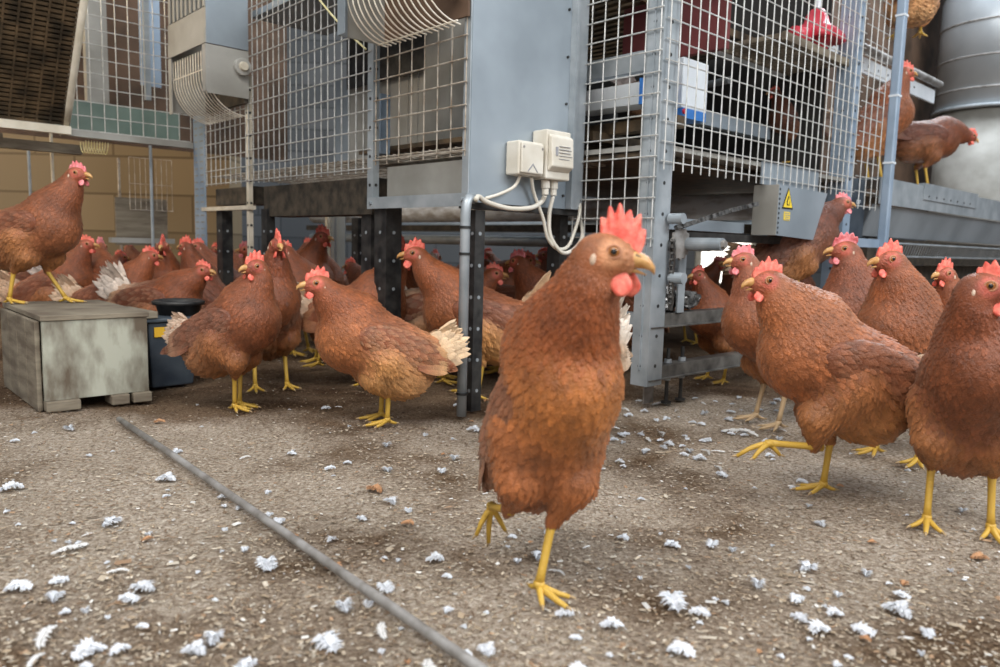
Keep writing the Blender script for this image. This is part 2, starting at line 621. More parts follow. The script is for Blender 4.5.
# cage corner posts of unit A
angle_post('cage_post', AU, AV, 0.517, TOP, 0.022, 0.022, 'galv', label='grey edge strip where the cage mesh meets the big steel sheet', group='cage posts')
angle_post('cage_post', AU - 0.003, AV + 0.388, 0.500, 0.945, 0.02, 0.026, 'galv', holes='black', label='slim steel post below the wide curved wire guard', group='cage posts')
angle_post('cage_post', AU, AV + 1.15, 0.02, 0.94, 0.015, 0.018, 'cream', holes='black', label='narrow cream post between the small mesh and the tall mesh', group='cage posts')
# bottom rails of unit A
mb = MB()
mb.ubox(AU - 0.006, AU - 0.002, AV - 0.004, AV + 0.41, 0.487, 0.517)
mb.ubox(AU - 0.002, AU + 0.022, AV - 0.004, AV + 0.41, 0.513, 0.517)
rl = tag(mb.build('cage_rail', M['galv'], origin='base'), 'pale angle rail under the bare-sheeted cage, bolted at both ends', 'rail', 'aviary rails')
for vv in (AV + 0.012, AV + 0.392):
    MB().tube([W(AU - 0.011, vv, 0.502), W(AU - 0.006, vv, 0.502)], 0.005, 6).build('bolt', M['galv'], rl)
o = MB().ubox(AU - 0.006, AU + 0.02, AV + 1.14, AV + 1.55, 0.498, 0.512).build('cage_rail', M['cream'], origin='base')
tag(o, 'cream rail at the bottom of the far left cage', 'rail', 'aviary rails')
# dull sheet under unit A
o = MB().ubox(AU + 0.045, AU + 0.048, AV + 0.03, AV + 0.39, 0.512, 0.60).ubox(AU + 0.048, AU + 0.40, AV + 0.03, AV + 0.39, 0.512, 0.515).build('floor_tray', M['sheet2'], origin='base')
tag(o, 'dull sheet tray under the cage beside the steel sheet', 'tray', 'trays under the cages')
o = MB().ubox(AU + 0.03, AU + 0.12, AV + 0.44, AV + 1.10, 0.475, 0.575).build('floor_tray', M['dark'], origin='base')
tag(o, 'dark box beam tray under the tall mesh front', 'tray', 'trays under the cages')
o = MB().ubox(AU + 0.03, AU + 0.12, AV + 1.18, AV + 1.50, 0.52, 0.58).build('floor_tray', M['dark'], origin='base')
tag(o, 'dark tray under the far left cage beside the pale blue post', 'tray', 'trays under the cages')
# back linings of unit A
lin = empty('cage_lining', W(AU + 0.42, AV + 0.2, 0.63))
tag(lin, 'grey ribbed lining seen through the mesh of the middle cage', 'lining')
for i in range(9):
    MB().ubox(AU + 0.30, AU + 0.303 + 0.006 * (i % 2), AV + 0.01 + i * 0.062, AV + 0.068 + i * 0.062, 0.66, TOP).build('rib', M['sheet2'], lin)
lin2 = empty('cage_lining', W(AU + 0.42, AV + 0.8, 0.63))
tag(lin2, 'blue-grey slatted lining seen through the tall left mesh', 'lining')
for i in range(13):
    MB().ubox(AU + 0.34, AU + 0.343 + 0.005 * (i % 2), AV + 0.50 + i * 0.052, AV + 0.548 + i * 0.052, 0.66, 0.98).build('rib', M['sheet2' if i < 11 else 'sheet'], lin2)
o = MB().ubox(AU + 0.02, AU + 0.30, AV + 0.42, AV + 1.16, 1.13, 1.15).ubox(AU + 0.10, AU + 0.15, AV + 0.42, AV + 1.16, 1.151, 1.21).build('cage_shelf', M['sheet'], origin='base')
tag(o, 'pale steel shelf behind the top of the tall left mesh', 'shelf')
o = MB().ubox(AU + 0.05, AU + 0.08, AV + 0.43, AV + 0.47, 0.64, 0.80).build('cage_strut', M['palewall'], origin='base')
tag(o, 'short pale blue upright inside the cage behind the slim steel post', 'strut')
o = MB().ubox(AU + 0.320, AU + 0.325, AV + 0.60, AV + 1.05, 0.93, 1.50).build('shade_sheet', M['black'], origin='base')  # black sheet added in place of the shade inside this cage
tag(o, 'dark sheet standing in for shade at the back of the tall left cage', 'sheet')

# curved wire guards ------------------------------------------------------
def wire_guard(v0, v1, zb, n_, label, m, depth=0.135, plates=('sheet', 'sheet')):
    g = empty('curved_wire_guard', W(AU - depth / 2, (v0 + v1) / 2, zb - 0.02))
    tag(g, label, 'wire guard', 'curved wire guards')
    mb = MB()
    for i in range(n_):
        v = v0 + (i + 0.5) * (v1 - v0) / n_
        pts = [W(AU - depth + 0.008, v, zb + 0.19), W(AU - depth + 0.008, v, zb + 0.10)]
        for k in range(1, 11):
            a = k / 10 * math.pi / 2
            pts.append(W(AU - 0.012 - (depth - 0.02) * math.cos(a), v, zb + 0.09 - 0.105 * math.sin(a)))
        mb.tube(pts, 0.0019, 5)
    for (du, z) in ((depth - 0.012, zb + 0.10), (0.03, zb - 0.012)):
        mb.tube([W(AU - du, v0, z), W(AU - du, v1, z)], 0.0022, 5)
    mb.build('wire_basket', M[m], g)
    return g


g = wire_guard(AV + 0.012, AV + 0.325, 0.905, 15, 'large curved wire guard above the mesh cage beside the steel sheet', 'wire_cream')
MB().ubox(AU - 0.143, AU - 0.118, AV + 0.327, AV + 0.332, 0.895, 1.25).build('end_plate', M['sheet'], g)
MB().ubox(AU - 0.143, AU - 0.140, AV + 0.300, AV + 0.327, 0.895, 1.25).build('end_flange', M['sheet'], g)
MB().ubox(AU - 0.118, AU - 0.004, AV + 0.327, AV + 0.332, 0.895, 1.25).build('end_plate', M['sheet2'], g)
MB().ubox(AU - 0.080, AU - 0.004, AV + 0.012, AV + 0.05, 0.975, 1.25).build('corner_box', M['cream'], g)
MB().ubox(AU - 0.010, AU - 0.004, AV + 0.0, AV + 0.327, 0.905, 1.25).build('backing', M['brownboard'], g)
for du, z in ((0.05, 1.05), (0.09, 1.02)):
    MB().tube([W(AU - du, AV + 0.052, z), W(AU - du, AV + 0.326, z)], 0.004, 8).build('inner_bar', M['galv'], g)

DV0 = AV + 1.13
g2 = empty('hooded_feed_box', W(AU - 0.07, DV0 + 0.16, 0.83))
tag(g2, 'grey box hood with a curved wire grille and round knob, upper left', 'feed box')
MB().ubox(AU - 0.143, AU - 0.004, DV0, DV0 + 0.004, 0.8610, 1.0130).build('side_sheet', M['sheet2'], g2)
MB().ubox(AU - 0.143, AU - 0.004, DV0, DV0 + 0.004, 1.0160, 1.5).build('upper_side_sheet', M['sheet'], g2)
MB().ubox(AU - 0.147, AU - 0.143, DV0, DV0 + 0.028, 0.8660, 1.0130).build('end_flange', M['sheet2'], g2)
MB().ubox(AU - 0.147, AU - 0.143, DV0 + 0.302, DV0 + 0.33, 0.8260, 1.0130).build('end_flange', M['sheet2'], g2)
MB().ubox(AU - 0.147, AU - 0.143, DV0, DV0 + 0.33, 1.0160, 1.0610).ubox(AU - 0.145, AU - 0.143, DV0, DV0 + 0.33, 1.0611, 1.1260).build('front_sheet', M['sheet2'], g2)
MB().ubox(AU - 0.143, AU - 0.004, DV0 + 0.326, DV0 + 0.33, 0.8360, 1.5).build('side_sheet', M['sheet2'], g2)
mb = MB()
for i in range(9):
    mb.ubox(AU - 0.147, AU - 0.143, DV0 + 0.004 + i * 0.037, DV0 + 0.020 + i * 0.037, 1.1280, 1.5)
mb.build('slotted_front', M['sheet2'], g2)
MB().ubox(AU - 0.02, AU - 0.004, DV0 + 0.005, DV0 + 0.325, 0.8460, 1.5).build('backing', M['dark'], g2)
mb = MB()
for i in range(14):
    v = DV0 + 0.014 + i * 0.0225
    pts = [W(AU - 0.138, v, 1.00), W(AU - 0.138, v, 0.941)]
    for k in range(1, 10):
        a = k / 9 * math.pi / 2
        pts.append(W(AU - 0.012 - 0.126 * math.cos(a), v, 0.931 - 0.125 * math.sin(a)))
    mb.tube(pts, 0.0019, 5)
mb.tube([W(AU - 0.137, DV0, 0.941), W(AU - 0.137, DV0 + 0.32, 0.941)], 0.002, 5)
mb.build('wire_basket', M['wire_cream'], g2)
kb = MB().tube([W(AU - 0.030, DV0 - 0.001, 0.958), W(AU - 0.030, DV0 - 0.020, 0.958)], 0.028, 24).build('knob', M['sheet2'], g2, bevel=0.003)
MB().tube([W(AU - 0.030, DV0 - 0.0205, 0.958), W(AU - 0.030, DV0 - 0.030, 0.958)], [0.016, 0.013], 20).build('knob_boss', M['cream'], kb)

# pale blue perforated post, left
pbp = empty('perforated_post', W(AU, AV + 1.60, 0))
tag(pbp, 'wide pale blue perforated steel post behind the hens on the left', 'post')
MB().ubox(AU - 0.002, AU + 0.002, AV + 1.52, AV + 1.625, 0, 1.5).build('post_sheet', M['palewall'], pbp)
mb = MB()
for i in range(58):
    for j in (0.26, 0.75):
        mb.ubox(AU - 0.0035, AU - 0.0022, AV + 1.52 + 0.105 * j - 0.014, AV + 1.52 + 0.105 * j + 0.014, 0.03 + i * 0.025, 0.035 + i * 0.025)
mb.build('slots', M['sheet2'], pbp)

# black perforated legs under the aviary ------------------------------------
legs = [
    (AU + 0.028, AV + 0.003, 0.480, 0.03, 0.020, 'black perforated upright right behind the thin grey conduit'),
    (AU + 0.005, AV + 0.335, 0.505, 0.05, 0.055, 'broad black upright under the slim steel post'),
    (AU + 0.04, AV + 0.46, 0.50, 0.04, 0.05, 'black upright behind the small hen with the pale beak, left of the broad one'),
    (AU + 0.02, AV + 1.06, 0.50, 0.03, 0.04, 'thin black upright under the left end of the tall mesh'),
    (AU + 0.01, AV + 1.40, 0.50, 0.04, 0.05, 'black upright beside the pale blue perforated post'),
    (-0.033, AV + 0.0325, 0.62, 0.03, 0.045, 'black upright behind the looped white cables'),
    (AU + 0.62, AV + 1.45, 0.50, 0.03, 0.05, 'distant black upright beside the pale steel upright'),
    (0.75, AV + 0.75, 0.50, 0.03, 0.04, 'distant black upright deep under the aviary'),
]
for (u, v, z1, wu, wv, lab) in legs:
    angle_post('black_upright', u, v, 0.0, z1, wu, wv, 'black', holes='galv', label=lab, cat='upright', group='black uprights under the aviary')
o = MB().ubox(AU + 0.60, AU + 0.604, AV + 1.52, AV + 1.64, 0.0, 0.52).build('steel_upright', M['sheet'], origin='base')
tag(o, 'pale flat steel upright in the shade under the tall mesh', 'upright')
o = MB().ubox(AU + 0.56, AU + 0.575, AV + 1.60, AV + 1.62, 0.0, 0.52).build('steel_upright', M['cream'], origin='base')
tag(o, 'thin cream upright left of the pale flat one under the tall mesh', 'upright')

# pipes under the aviary (run along V)
def pipe(u, v0, v1, z, r, m, label, name='pipe', group='pipes under the aviary'):
    o = MB().tube([W(u, v0, z), W(u, v1, z)], r, 24).build(name, M[m], smooth=False, origin='base')
    for p in o.data.polygons:
        if len(p.vertices) == 4:
            p.use_smooth = True
    return tag(o, label, 'pipe', group)


pp = pipe(0.87, 0.20, 3.2, 0.552, 0.046, 'pipe', 'thick whitish dusty roller pipe under the cages')
MB().tube([W(0.87, 0.1999, 0.552), W(0.87, 0.165, 0.552)], [0.044, 0.020], 20).build('end_cap', M['iron'], pp)
pipe(0.74, 0.30, 3.0, 0.418, 0.022, 'galv', 'thin grey pipe at hen head height below the whitish one')
pipe(1.35, 0.3, 3.6, 0.50, 0.03, 'galv', 'far grey pipe deep under the cages')
o = MB().ubox(0.70, 0.73, -0.02, 3.0, 0.458, 0.486).build('cage_rail', M['dark'], origin='base')
tag(o, 'dark rail between the two pipes', 'rail', 'aviary rails')
o = MB().ubox(1.05, 1.08, 0.6, 1.0, 0.45, 0.49).build('cage_rail', M['cream'], origin='base')
tag(o, 'short cream rail under the aviary right of the broad black upright', 'rail', 'aviary rails')
for k, (u, z) in enumerate(((1.5, 0.60), (1.9, 0.47))):
    o = MB().ubox(u, u + 0.04, 0.2, 4.2, z, z + 0.05).build('cage_rail', M['sheet'], origin='base')
    tag(o, ['upper of the long steel rails far under the cages', 'lower of the long steel rails far under the cages'][k], 'rail', 'aviary rails')
# decks added only to darken the space under the aviary
for k, (u0, u1, v0, v1, z, lab) in enumerate([
    (0.02, 1.10, 0.06, 1.0, 0.625, 'added shading deck under the right cage block'),
    (AU + 0.10, -0.02, AV + 0.05, AV + 0.62, 0.655, 'added shading deck behind the steel sheet'),
    (1.2, 2.6, 0.30, 1.5, 0.66, 'far added shading deck behind the trough')]):
    o = MB().ubox(u0, u1, v0, v1, z, z + 0.012).build('shade_deck', M['slat'], origin='base')
    tag(o, lab, 'deck', 'added shading decks')

# unit B ---------------------------------------------------------------------
bp_ = angle_post('corner_post', 0, 0, 0.06, TOP, 0.062, 0.050, 'galv', holes='black', t=0.004, label='wide galvanised corner post nearest the camera, right of the tall hen', group='cage posts')
MB().ubox(0.004, 0.008, 0.020, 0.026, 0.3, TOP).ubox(-0.004, 0.0, 0.022, 0.026, 0.10, TOP).build('groove', M['galv'], bp_)
o = mesh_panel('wire_mesh_panel', W(-0.007, 0.006), VD, 0.255, 0.425, TOP, step=0.0425, zstep=0.0485, over=(0.008, 0.004, 0.02, 0), m='wire')
tag(o, 'wire mesh left of the wide galvanised corner post, its cut ends above the tall hen', 'mesh panel', 'cage mesh panels')
o = mesh_panel('wire_mesh_panel', W(0.012, -0.007), UD, 1.08, 0.61, TOP, step=0.040, zstep=0.048, over=(0.008, 0.03, 0.02, 0), m='wire')
tag(o, 'long wire mesh wall right of the wide galvanised corner post, above the warning sign', 'mesh panel', 'cage mesh panels')
angle_post('cage_post', 1.065, 0.0, 0.0, TOP, 0.055, 0.06, 'palewall', holes='black', label='pale blue steel post at the right end of the long mesh wall', group='cage posts')
o = mesh_panel('wire_mesh_panel', W(1.14, -0.012), UD, 0.15, 0.565, TOP, step=0.05, zstep=0.05, over=(0.03, 0.0, 0.01, 0), m='wire')
tag(o, 'narrow wire mesh between the two pale blue posts on the right', 'mesh panel', 'cage mesh panels')
fp = empty('slim_post', W(1.33, -0.03, 0))
tag(fp, 'slim pale blue round-edged post with white cable ties, right', 'post')
MB().ubox(1.315, 1.345, -0.05, -0.02, 0, 1.75).build('post_tube', M['palewall'], fp, bevel=0.004)
for z in (0.72, 0.95, 1.22):
    t_ = MB().ubox(1.3135, 1.3465, -0.0515, -0.0185, z, z + 0.007).build('cable_tie', M['white'], fp)
    t_['label'] = 'white cable tie'
o = MB().ubox(1.125, 1.31, 0.03, 0.034, 0.462, 0.665).build('dark_plate', M['tub'], origin='base')
lm = MB()
for (a0, a1, b0, b1) in ((1.235, 1.239, 0.578, 0.592), (1.246, 1.250, 0.578, 0.592), (1.239, 1.246, 0.578, 0.581), (1.239, 1.246, 0.589, 0.592), (1.256, 1.260, 0.578, 0.592), (1.260, 1.269, 0.589, 0.592), (1.260, 1.267, 0.5835, 0.5865)):
    lm.ubox(a0, a1, 0.0285, 0.0295, b0, b1)
lm.build('white_lettering', M['white'], o)
tag(o, 'dark blue plate between the pale blue posts, below the mesh', 'plate')
o = MB().ubox(1.121, 1.314, -0.03, 0.0, 0.425, 0.455).build('cage_rail', M['palewall'], origin='base')
tag(o, 'pale blue rail joining the two posts right of the dark hen', 'rail', 'aviary rails')

# base frame of unit B: two angle rails with levelling bolts
for z, u0, lab in ((0.205, 0.006, 'upper dark angle rail beside the wide corner post, heap of chain on it'), (0.072, 0.006, 'lower dark angle rail beside the wide corner post, two bolts through it')):
    mb = MB()
    mb.ubox(u0, 1.08, 0.006, 0.010, z, z + 0.034)
    mb.ubox(u0, 1.08, 0.010, 0.045, z + 0.031, z + 0.034)
    mb.ubox(u0, 1.08, -0.004, 0.006, z, z + 0.003)
    o = mb.build('base_rail', M['darkiron'], origin='base')
    tag(o, lab, 'rail', 'base frame rails')
o = MB().ubox(0.006, 0.010, 0.052, 0.85, 0.205, 0.240).ubox(0.010, 0.03, 0.052, 0.85, 0.237, 0.240).build('base_rail', M['galv'], origin='base')
tag(o, 'pale rail running back left from the wide corner post behind the tall hen', 'rail', 'base frame rails')
for k, u in enumerate((0.125, 0.190)):
    b_ = empty('levelling_bolt', W(u, 0.026, 0))
    tag(b_, ['levelling bolt nearer the wide corner post', 'levelling bolt farther from the wide corner post'][k], 'bolt', 'levelling bolts')
    MB().tube([W(u, 0.026, 0.004), W(u, 0.026, 0.145)], 0.005, 10).build('threaded_rod', M['black'], b_)
    for z in (0.1065, 0.0605):
        MB().tube([W(u, 0.026, z), W(u, 0.026, z + 0.010)], 0.0095, 6).build('nut', M['galv'], b_)
    MB().tube([W(u, 0.026, 0.0), W(u, 0.026, 0.005)], 0.014, 14).build('foot', M['black'], b_)
# inner plate behind corner post
o = MB().ubox(0.064, 0.105, 0.052, 0.056, 0.0, 0.40).build('steel_upright', M['iron'], origin='base')
tag(o, 'dull flat steel upright just behind the wide corner post', 'upright')

# drive gear: shaft, sprocket, chain
gear = empty('chain_drive', W(0.14, 0.0, 0.35))
tag(gear, 'chain drive with sprocket and round shaft beside the wide corner post', 'chain drive')
MB().ubox(0.115, 0.145, 0.0, 0.005, 0.20 + 0.04, 0.43).build('bearing_plate', M['galv'], gear)
MB().tube([W(0.13, 0.004, 0.415), W(0.13, -0.11, 0.415)], 0.016, 20).build('shaft', M['galv'], gear)
MB().tube([W(0.13, -0.1101, 0.415), W(0.13, -0.118, 0.415)], [0.012, 0.010], 6).build('shaft_nut', M['iron'], gear)
sp = MB()
poly = []
for k in range(28):
    a = 2 * math.pi * k / 28
    r_ = 0.042 if k % 2 else 0.036
    poly.append(W(0.10 + r_ * math.cos(a), -0.012, 0.415 + r_ * math.sin(a)))
sp.prism(poly, (0, 0, 0), VD * 0.006)
sp.build('sprocket', M['iron'], gear)
MB().tube([W(0.055, -0.006, 0.475), W(0.055, -0.045, 0.475)], 0.013, 16).build('roller', M['galv'], gear)
MB().tube([W(0.07, -0.006, 0.33), W(0.07, -0.045, 0.33)], 0.014, 16).build('roller', M['galv'], gear)


def chain(name, pts, label, s=0.014, group='drive chains'):
    """roller chain along a polyline: link plates + rollers in one mesh"""
    pts = [np.array(p, float) for p in pts]
    out = [pts[0]]
    for a, b2 in zip(pts[:-1], pts[1:]):
        k = max(1, int(np.linalg.norm(b2 - a) / s))
        out += [a + (b2 - a) * i / k for i in range(1, k + 1)]
    mb = MB()
    for i in range(len(out) - 1):
        a, c = out[i], out[i + 1]
        t = (c - a) / (np.linalg.norm(c - a) + 1e-9)
        side = np.cross(t, [0.3, 0.5, 0.8])
        side /= np.linalg.norm(side)
        nn = np.cross(t, side)
        off = 0.0056 if i % 2 else 0.0038
        for sg in (-1, 1):
            mb.box((a + c) / 2 + side * sg * off, (np.linalg.norm(c - a) * 1.15, 0.0016, 0.0115), np.array([t, side, nn]))
        mb.tube([a - side * 0.0055, a + side * 0.0055], 0.0048, 7)
    return tag(mb.build(name, M['chain'], origin='base'), label, 'chain', group)


chain('roller_chain', [W(0.065, -0.02, 0.455), W(0.10, -0.025, 0.462), W(0.28, -0.035, 0.505), W(0.42, -0.035, 0.530)], 'sloping roller chain running up right toward the sign box')
chain('roller_chain', [W(0.062, -0.013, 0.42), W(0.064, -0.013, 0.33), W(0.070, -0.010, 0.25)], 'roller chain hanging straight down beside the wide corner post')
pts = []
for i in range(110):
    a = i * 0.83
    pts.append(W(0.185 + 0.035 * math.sin(a * 1.3) + 0.022 * math.sin(i * 0.31), 0.026 + 0.012 * math.cos(a), 0.246 + 0.022 * abs(math.sin(i * 0.47)) + 0.0002 * i))
chain('chain_heap', pts, 'tangled heap of roller chain lying on the upper dark rail')
pts = [W(0.105 + 0.022 * math.sin(i * 1.1), 0.028 + 0.008 * math.cos(i * 1.7), 0.246 + 0.0010 * i) for i in range(56)]
chain('chain_heap', pts, 'taller coil of roller chain against the wide corner post')

# box with the warning sign
wb = empty('sign_box', W(0.76, -0.04, 0.445))
tag(wb, 'grey sheet steel box carrying a yellow triangle warning sign', 'steel box')
f0 = -0.045
poly = [W(0.52, f0, 0.448), W(0.755, f0, 0.440), W(0.83, f0, 0.585), W(0.52, f0, 0.590)]
MB().prism(poly, (0, 0, 0), VD * 0.003).build('front_sheet', M['sheet'], wb)
MB().ubox(0.516, 0.519, f0, 0.03, 0.448, 0.590).build('side_sheet', M['sheet2'], wb)
MB().ubox(0.50, 0.86, 0.0, 0.004, 0.592, 0.655).build('upper_sheet', M['sheet'], wb)
hm = MB()
for i in range(10):
    hm.ubox(0.523, 0.529, f0 - 0.0012, f0 - 0.0002, 0.453 + i * 0.0135, 0.459 + i * 0.0135)
hm.build('slot_row', M['ink'], wb)


def tri(cu, cz, w, h, d):
    return [W(cu - w / 2, d, cz - h / 2), W(cu + w / 2, d, cz - h / 2), W(cu, d, cz + h / 2)]


sg = MB().prism(tri(0.575, 0.555, 0.066, 0.062, f0 - 0.0006), (0, 0, 0), VD * -0.0008).build('warning_sign', M['ink'], wb)
sg['label'] = 'black-edged yellow triangle'
sy = MB().prism(tri(0.575, 0.5535, 0.054, 0.050, f0 - 0.0016), (0, 0, 0), VD * -0.0006).build('sign_face', M['signyellow'], sg)
fl = [W(0.575 + dx, f0 - 0.0024, 0.5345 + dz) for dx, dz in ((-0.008, 0.0), (0.008, 0.0), (0.0105, 0.010), (0.005, 0.018), (0.002, 0.032), (-0.003, 0.022), (-0.0095, 0.014))]
MB().prism(fl, (0, 0, 0), VD * -0.0004).build('flame_symbol', M['ink'], sg)
fl = [W(0.575 + dx, f0 - 0.0031, 0.537 + dz) for dx, dz in ((-0.004, 0.0), (0.005, 0.0), (0.006, 0.009), (0.001, 0.018), (-0.005, 0.010))]
MB().prism(fl, (0, 0, 0), VD * -0.0003).build('flame_core', M['signyellow'], sg)
st = MB().ubox(0.557, 0.593, f0 - 0.0012, f0 - 0.0002, 0.492, 0.516).build('text_sticker', M['signyellow'], wb)
tm = MB()
for i in range(4):
    tm.ubox(0.560, 0.590 - 0.004 * (i % 2), f0 - 0.0018, f0 - 0.0013, 0.4945 + i * 0.0055, 0.4965 + i * 0.0055)
tm.build('small_print', M['greyink'], st)
o = MB().ubox(0.14, 1.08, 0.03, 0.06, 0.425, 0.447).build('cage_rail', M['black'], origin='base')
tag(o, 'black rail below the sign box', 'rail', 'aviary rails')
o = MB().ubox(0.13, 0.51, 0.05, 0.07, 0.452, 0.482).build('cage_rail', M['sheet'], origin='base')
tag(o, 'blue-grey rail left of the sign box behind the sloping chain', 'rail', 'aviary rails')

# inside of cage B
o = MB().ubox(0.35, 0.37, 0.05, 0.40, 0.945, TOP).build('maroon_sheet', M['maroon'], origin='base')
tag(o, 'dark maroon sheet behind the mesh left of the wide corner post', 'sheet')
o = MB().ubox(0.10, 0.14, 0.06, 0.46, 0.855, 0.905).build('cage_beam', M['galv'], origin='base')
tag(o, 'dusty grey beam crossing the cage left of the corner post', 'beam', 'beams inside the cages')
o = MB().ubox(0.16, 0.20, 0.06, 0.50, 0.715, 0.745).build('cage_beam', M['slat'], origin='base')
tag(o, 'dark brown beam below the white trough in the right cage', 'beam', 'beams inside the cages')
o = MB().ubox(0.60, 1.06, 0.28, 0.31, 0.80, 0.845).build('cage_beam', M['sheet'], origin='base')
tag(o, 'blue-grey beam low behind the long mesh wall', 'beam', 'beams inside the cages')
o = MB().ubox(0.40, 1.10, 0.24, 0.27, 1.02, 1.04).build('cage_beam', M['white'], origin='base')
tag(o, 'pale beam high behind the long mesh wall', 'beam', 'beams inside the cages')
tr = empty('white_trough', W(0.16, 0.25, 0.90))
tag(tr, 'white steel trough with a blue end inside the right cage', 'trough')
MB().prism([W(0.09, 0.13, 0.825), W(0.20, 0.13, 0.825), W(0.18, 0.13, 0.775), W(0.11, 0.13, 0.775)], (0, 0, 0), VD * 0.24).build('trough_body', M['white'], tr)
MB().ubox(0.085, 0.205, 0.121, 0.129, 0.768, 0.833).build('end_cap', M['blue'], tr)
wbx = empty('white_box', W(0.20, 0.12, 0.90))
tag(wbx, 'white box with a bright blue strip below, right of the wide corner post', 'box')
MB().ubox(0.22, 0.34, 0.09, 0.16, 0.775, 0.905).build('box_body', M['white'], wbx, bevel=0.003)
MB().ubox(0.222, 0.335, 0.088, 0.158, 0.750, 0.7745).build('blue_strip', M['blue'], wbx)
MB().tube([W(0.226, 0.082, 0.765), W(0.226, 0.0875, 0.765)], 0.007, 12).build('red_button', M['red'], wbx)
# slatted shelves inside B
def slats(name, u0, u1, v0, v1, z, label, m='slat', n_=22):
    mb = MB()
    for i in range(n_):
        u = u0 + (u1 - u0) * i / n_
        mb.ubox(u, u + (u1 - u0) / n_ * 0.55, v0, v1, z, z + 0.014)
    mb.ubox(u0, u1, v0 - 0.01, v0, z - 0.006, z + 0.018)
    mb.ubox(u0, u1, v1, v1 + 0.01, z - 0.006, z + 0.018)
    return tag(mb.build(name, M[m], origin='base'), label, 'slatted floor', 'slatted floors in the cages')


slats('slatted_floor', 0.10, 1.05, 0.30, 0.95, 1.11, 'dark slatted floor at the top of the right cage')
slats('slatted_floor', 0.62, 1.08, 0.03, 0.22, 1.022, 'wooden-looking slatted shelf under the red drinker', m='wood', n_=16)
slats('slatted_floor', 0.10, 1.05, 0.30, 0.95, 0.70, 'dark slatted floor at the bottom of the right cage')
o = MB().ubox(0.02, 1.15, 1.00, 1.01, 0.64, TOP).build('shade_sheet', M['gloom'], origin='base')  # sheet added so the cage interior reads as shaded
tag(o, 'dark sheet standing in for shade at the back of the right cage', 'sheet')
for z, u, lab in ((0.98, 0.55, 'lower grey perch bar behind the long mesh wall'), (1.03, 0.85, 'upper grey perch bar behind the long mesh wall')):
    o = MB().tube([W(u, 0.33, z - 0.05), W(u + 0.1, 0.98, z - 0.05)], 0.012, 12).build('perch_bar', M['galv'], origin='base')
    tag(o, lab, 'perch', 'perch bars')
# litter ledge of cage B bottom
o = MB().ubox(0.012, 1.08, 0.004, 0.30, 0.640, 0.652).build('litter_board', M['sheet2'], origin='base')
tag(o, 'dull sheet floor board behind the bottom of the long mesh wall', 'board')
# red bell drinker
o = MB().ubox(1.075, 1.083, 0.10, 0.99, 0.655, TOP).build('shade_sheet', M['gloom'], origin='base')  # second added sheet, its dark colour doing the work of shade
tag(o, 'dark sheet standing in for shade at the right end of the right cage', 'sheet')
rd = empty('bell_drinker', W(0.99, 0.105, 1.045))
tag(rd, 'red plastic drinker hanging behind the long mesh wall, upper right', 'drinker')
prof = [(0.0, 0.155), (0.022, 0.150), (0.034, 0.128), (0.040, 0.105), (0.062, 0.092), (0.085, 0.072), (0.090, 0.05), (0.082, 0.046), (0.055, 0.060), (0.04, 0.05), (0.036, 0.012), (0.02, 0.0), (0, 0)]
mb = MB()
vs, fs = [], []
K = 28
for r_, z in prof:
    for k in range(K):
        a = 2 * math.pi * k / K
        rr_ = r_ * (1 + (0.10 * math.cos(4 * a) if 0.03 < r_ else 0))
        vs.append(W(0.99, 0.105, 1.045 + z) + np.array([rr_ * math.cos(a), rr_ * math.sin(a), 0]))
for i in range(len(prof) - 1):
    for k in range(K):
        fs.append((i * K + k, i * K + (k + 1) % K, (i + 1) * K + (k + 1) % K, (i + 1) * K + k))
mb.add(vs, fs)
mb.build('bell', M['red'], rd, smooth=True)
MB().tube([W(0.99, 0.105, 1.199), W(0.99, 0.105, 1.25)], 0.012, 10).build('valve', M['white'], rd)
MB().tube([W(0.99, 0.105, 1.25), W(0.99, 0.105, TOP)], 0.004, 8).build('hose', M['cord'], rd)
MB().tube([W(0.83, 0.10, 1.09), W(0.90, 0.102, 1.095), W(0.94, 0.103, 1.107)], [0.022, 0.026, 0.02], 14).build('side_cup', M['red'], rd, smooth=True)

# ledge / trough with hens, right ---------------------------------------------
ld = empty('feed_trough_ledge', W(2.2, 0.05, 0.44))
tag(ld, 'long blue-grey steel trough ledge on the right with hens standing on it', 'trough')
MB().ubox(1.36, 3.3, 0.0, 0.004, 0.585, 0.68).build('upper_band', M['galv'], ld)
MB().ubox(1.36, 3.3, 0.0041, 0.20, 0.672, 0.680).build('top_sheet', M['galv'], ld)
MB().prism([W(1.36, 0.018, 0.584), W(1.36, 0.06, 0.470), W(1.36, 0.064, 0.470), W(1.36, 0.022, 0.584)], (0, 0, 0), UD * 1.94).build('lower_face', M['sheet'], ld)
pt = MB().ubox(1.80, 2.5, -0.006, -0.001, 0.625, 0.690).ubox(1.80, 2.5, -0.001, 0.02, 0.681, 0.690).build('joint_plate', M['galv'], ld)
for i in range(7):
    MB().tube([W(1.85 + i * 0.09, -0.008, 0.64), W(1.85 + i * 0.09, -0.0062, 0.64)], 0.004, 8).build('rivet', M['black'], pt)
gr = MB()
gr.tube([W(1.50, 0.0, 0.445), W(3.2, 0.0, 0.445)], 0.004, 6)
gr.tube([W(1.50, 0.02, 0.395), W(3.2, 0.02, 0.395)], 0.004, 6)
for i in range(60):
    gr.tube([W(1.50 + i * 0.0285, 0.0, 0.445), W(1.515 + i * 0.0285, 0.02, 0.395)], 0.0022, 5)
tag(gr.build('feed_grille', M['galv'], origin='base'), 'low wire feed grille under the trough ledge on the right', 'grille')
o = MB().ubox(1.47, 3.3, 0.07, 0.19, 0.36, 0.465).build('trough_bed', M['dark'], origin='base')
tag(o, 'dark feed channel behind the low wire grille', 'channel')
o = MB().ubox(1.47, 3.3, 0.15, 0.17, 0.0, 0.355).build('shade_sheet', M['dark'], origin='base')
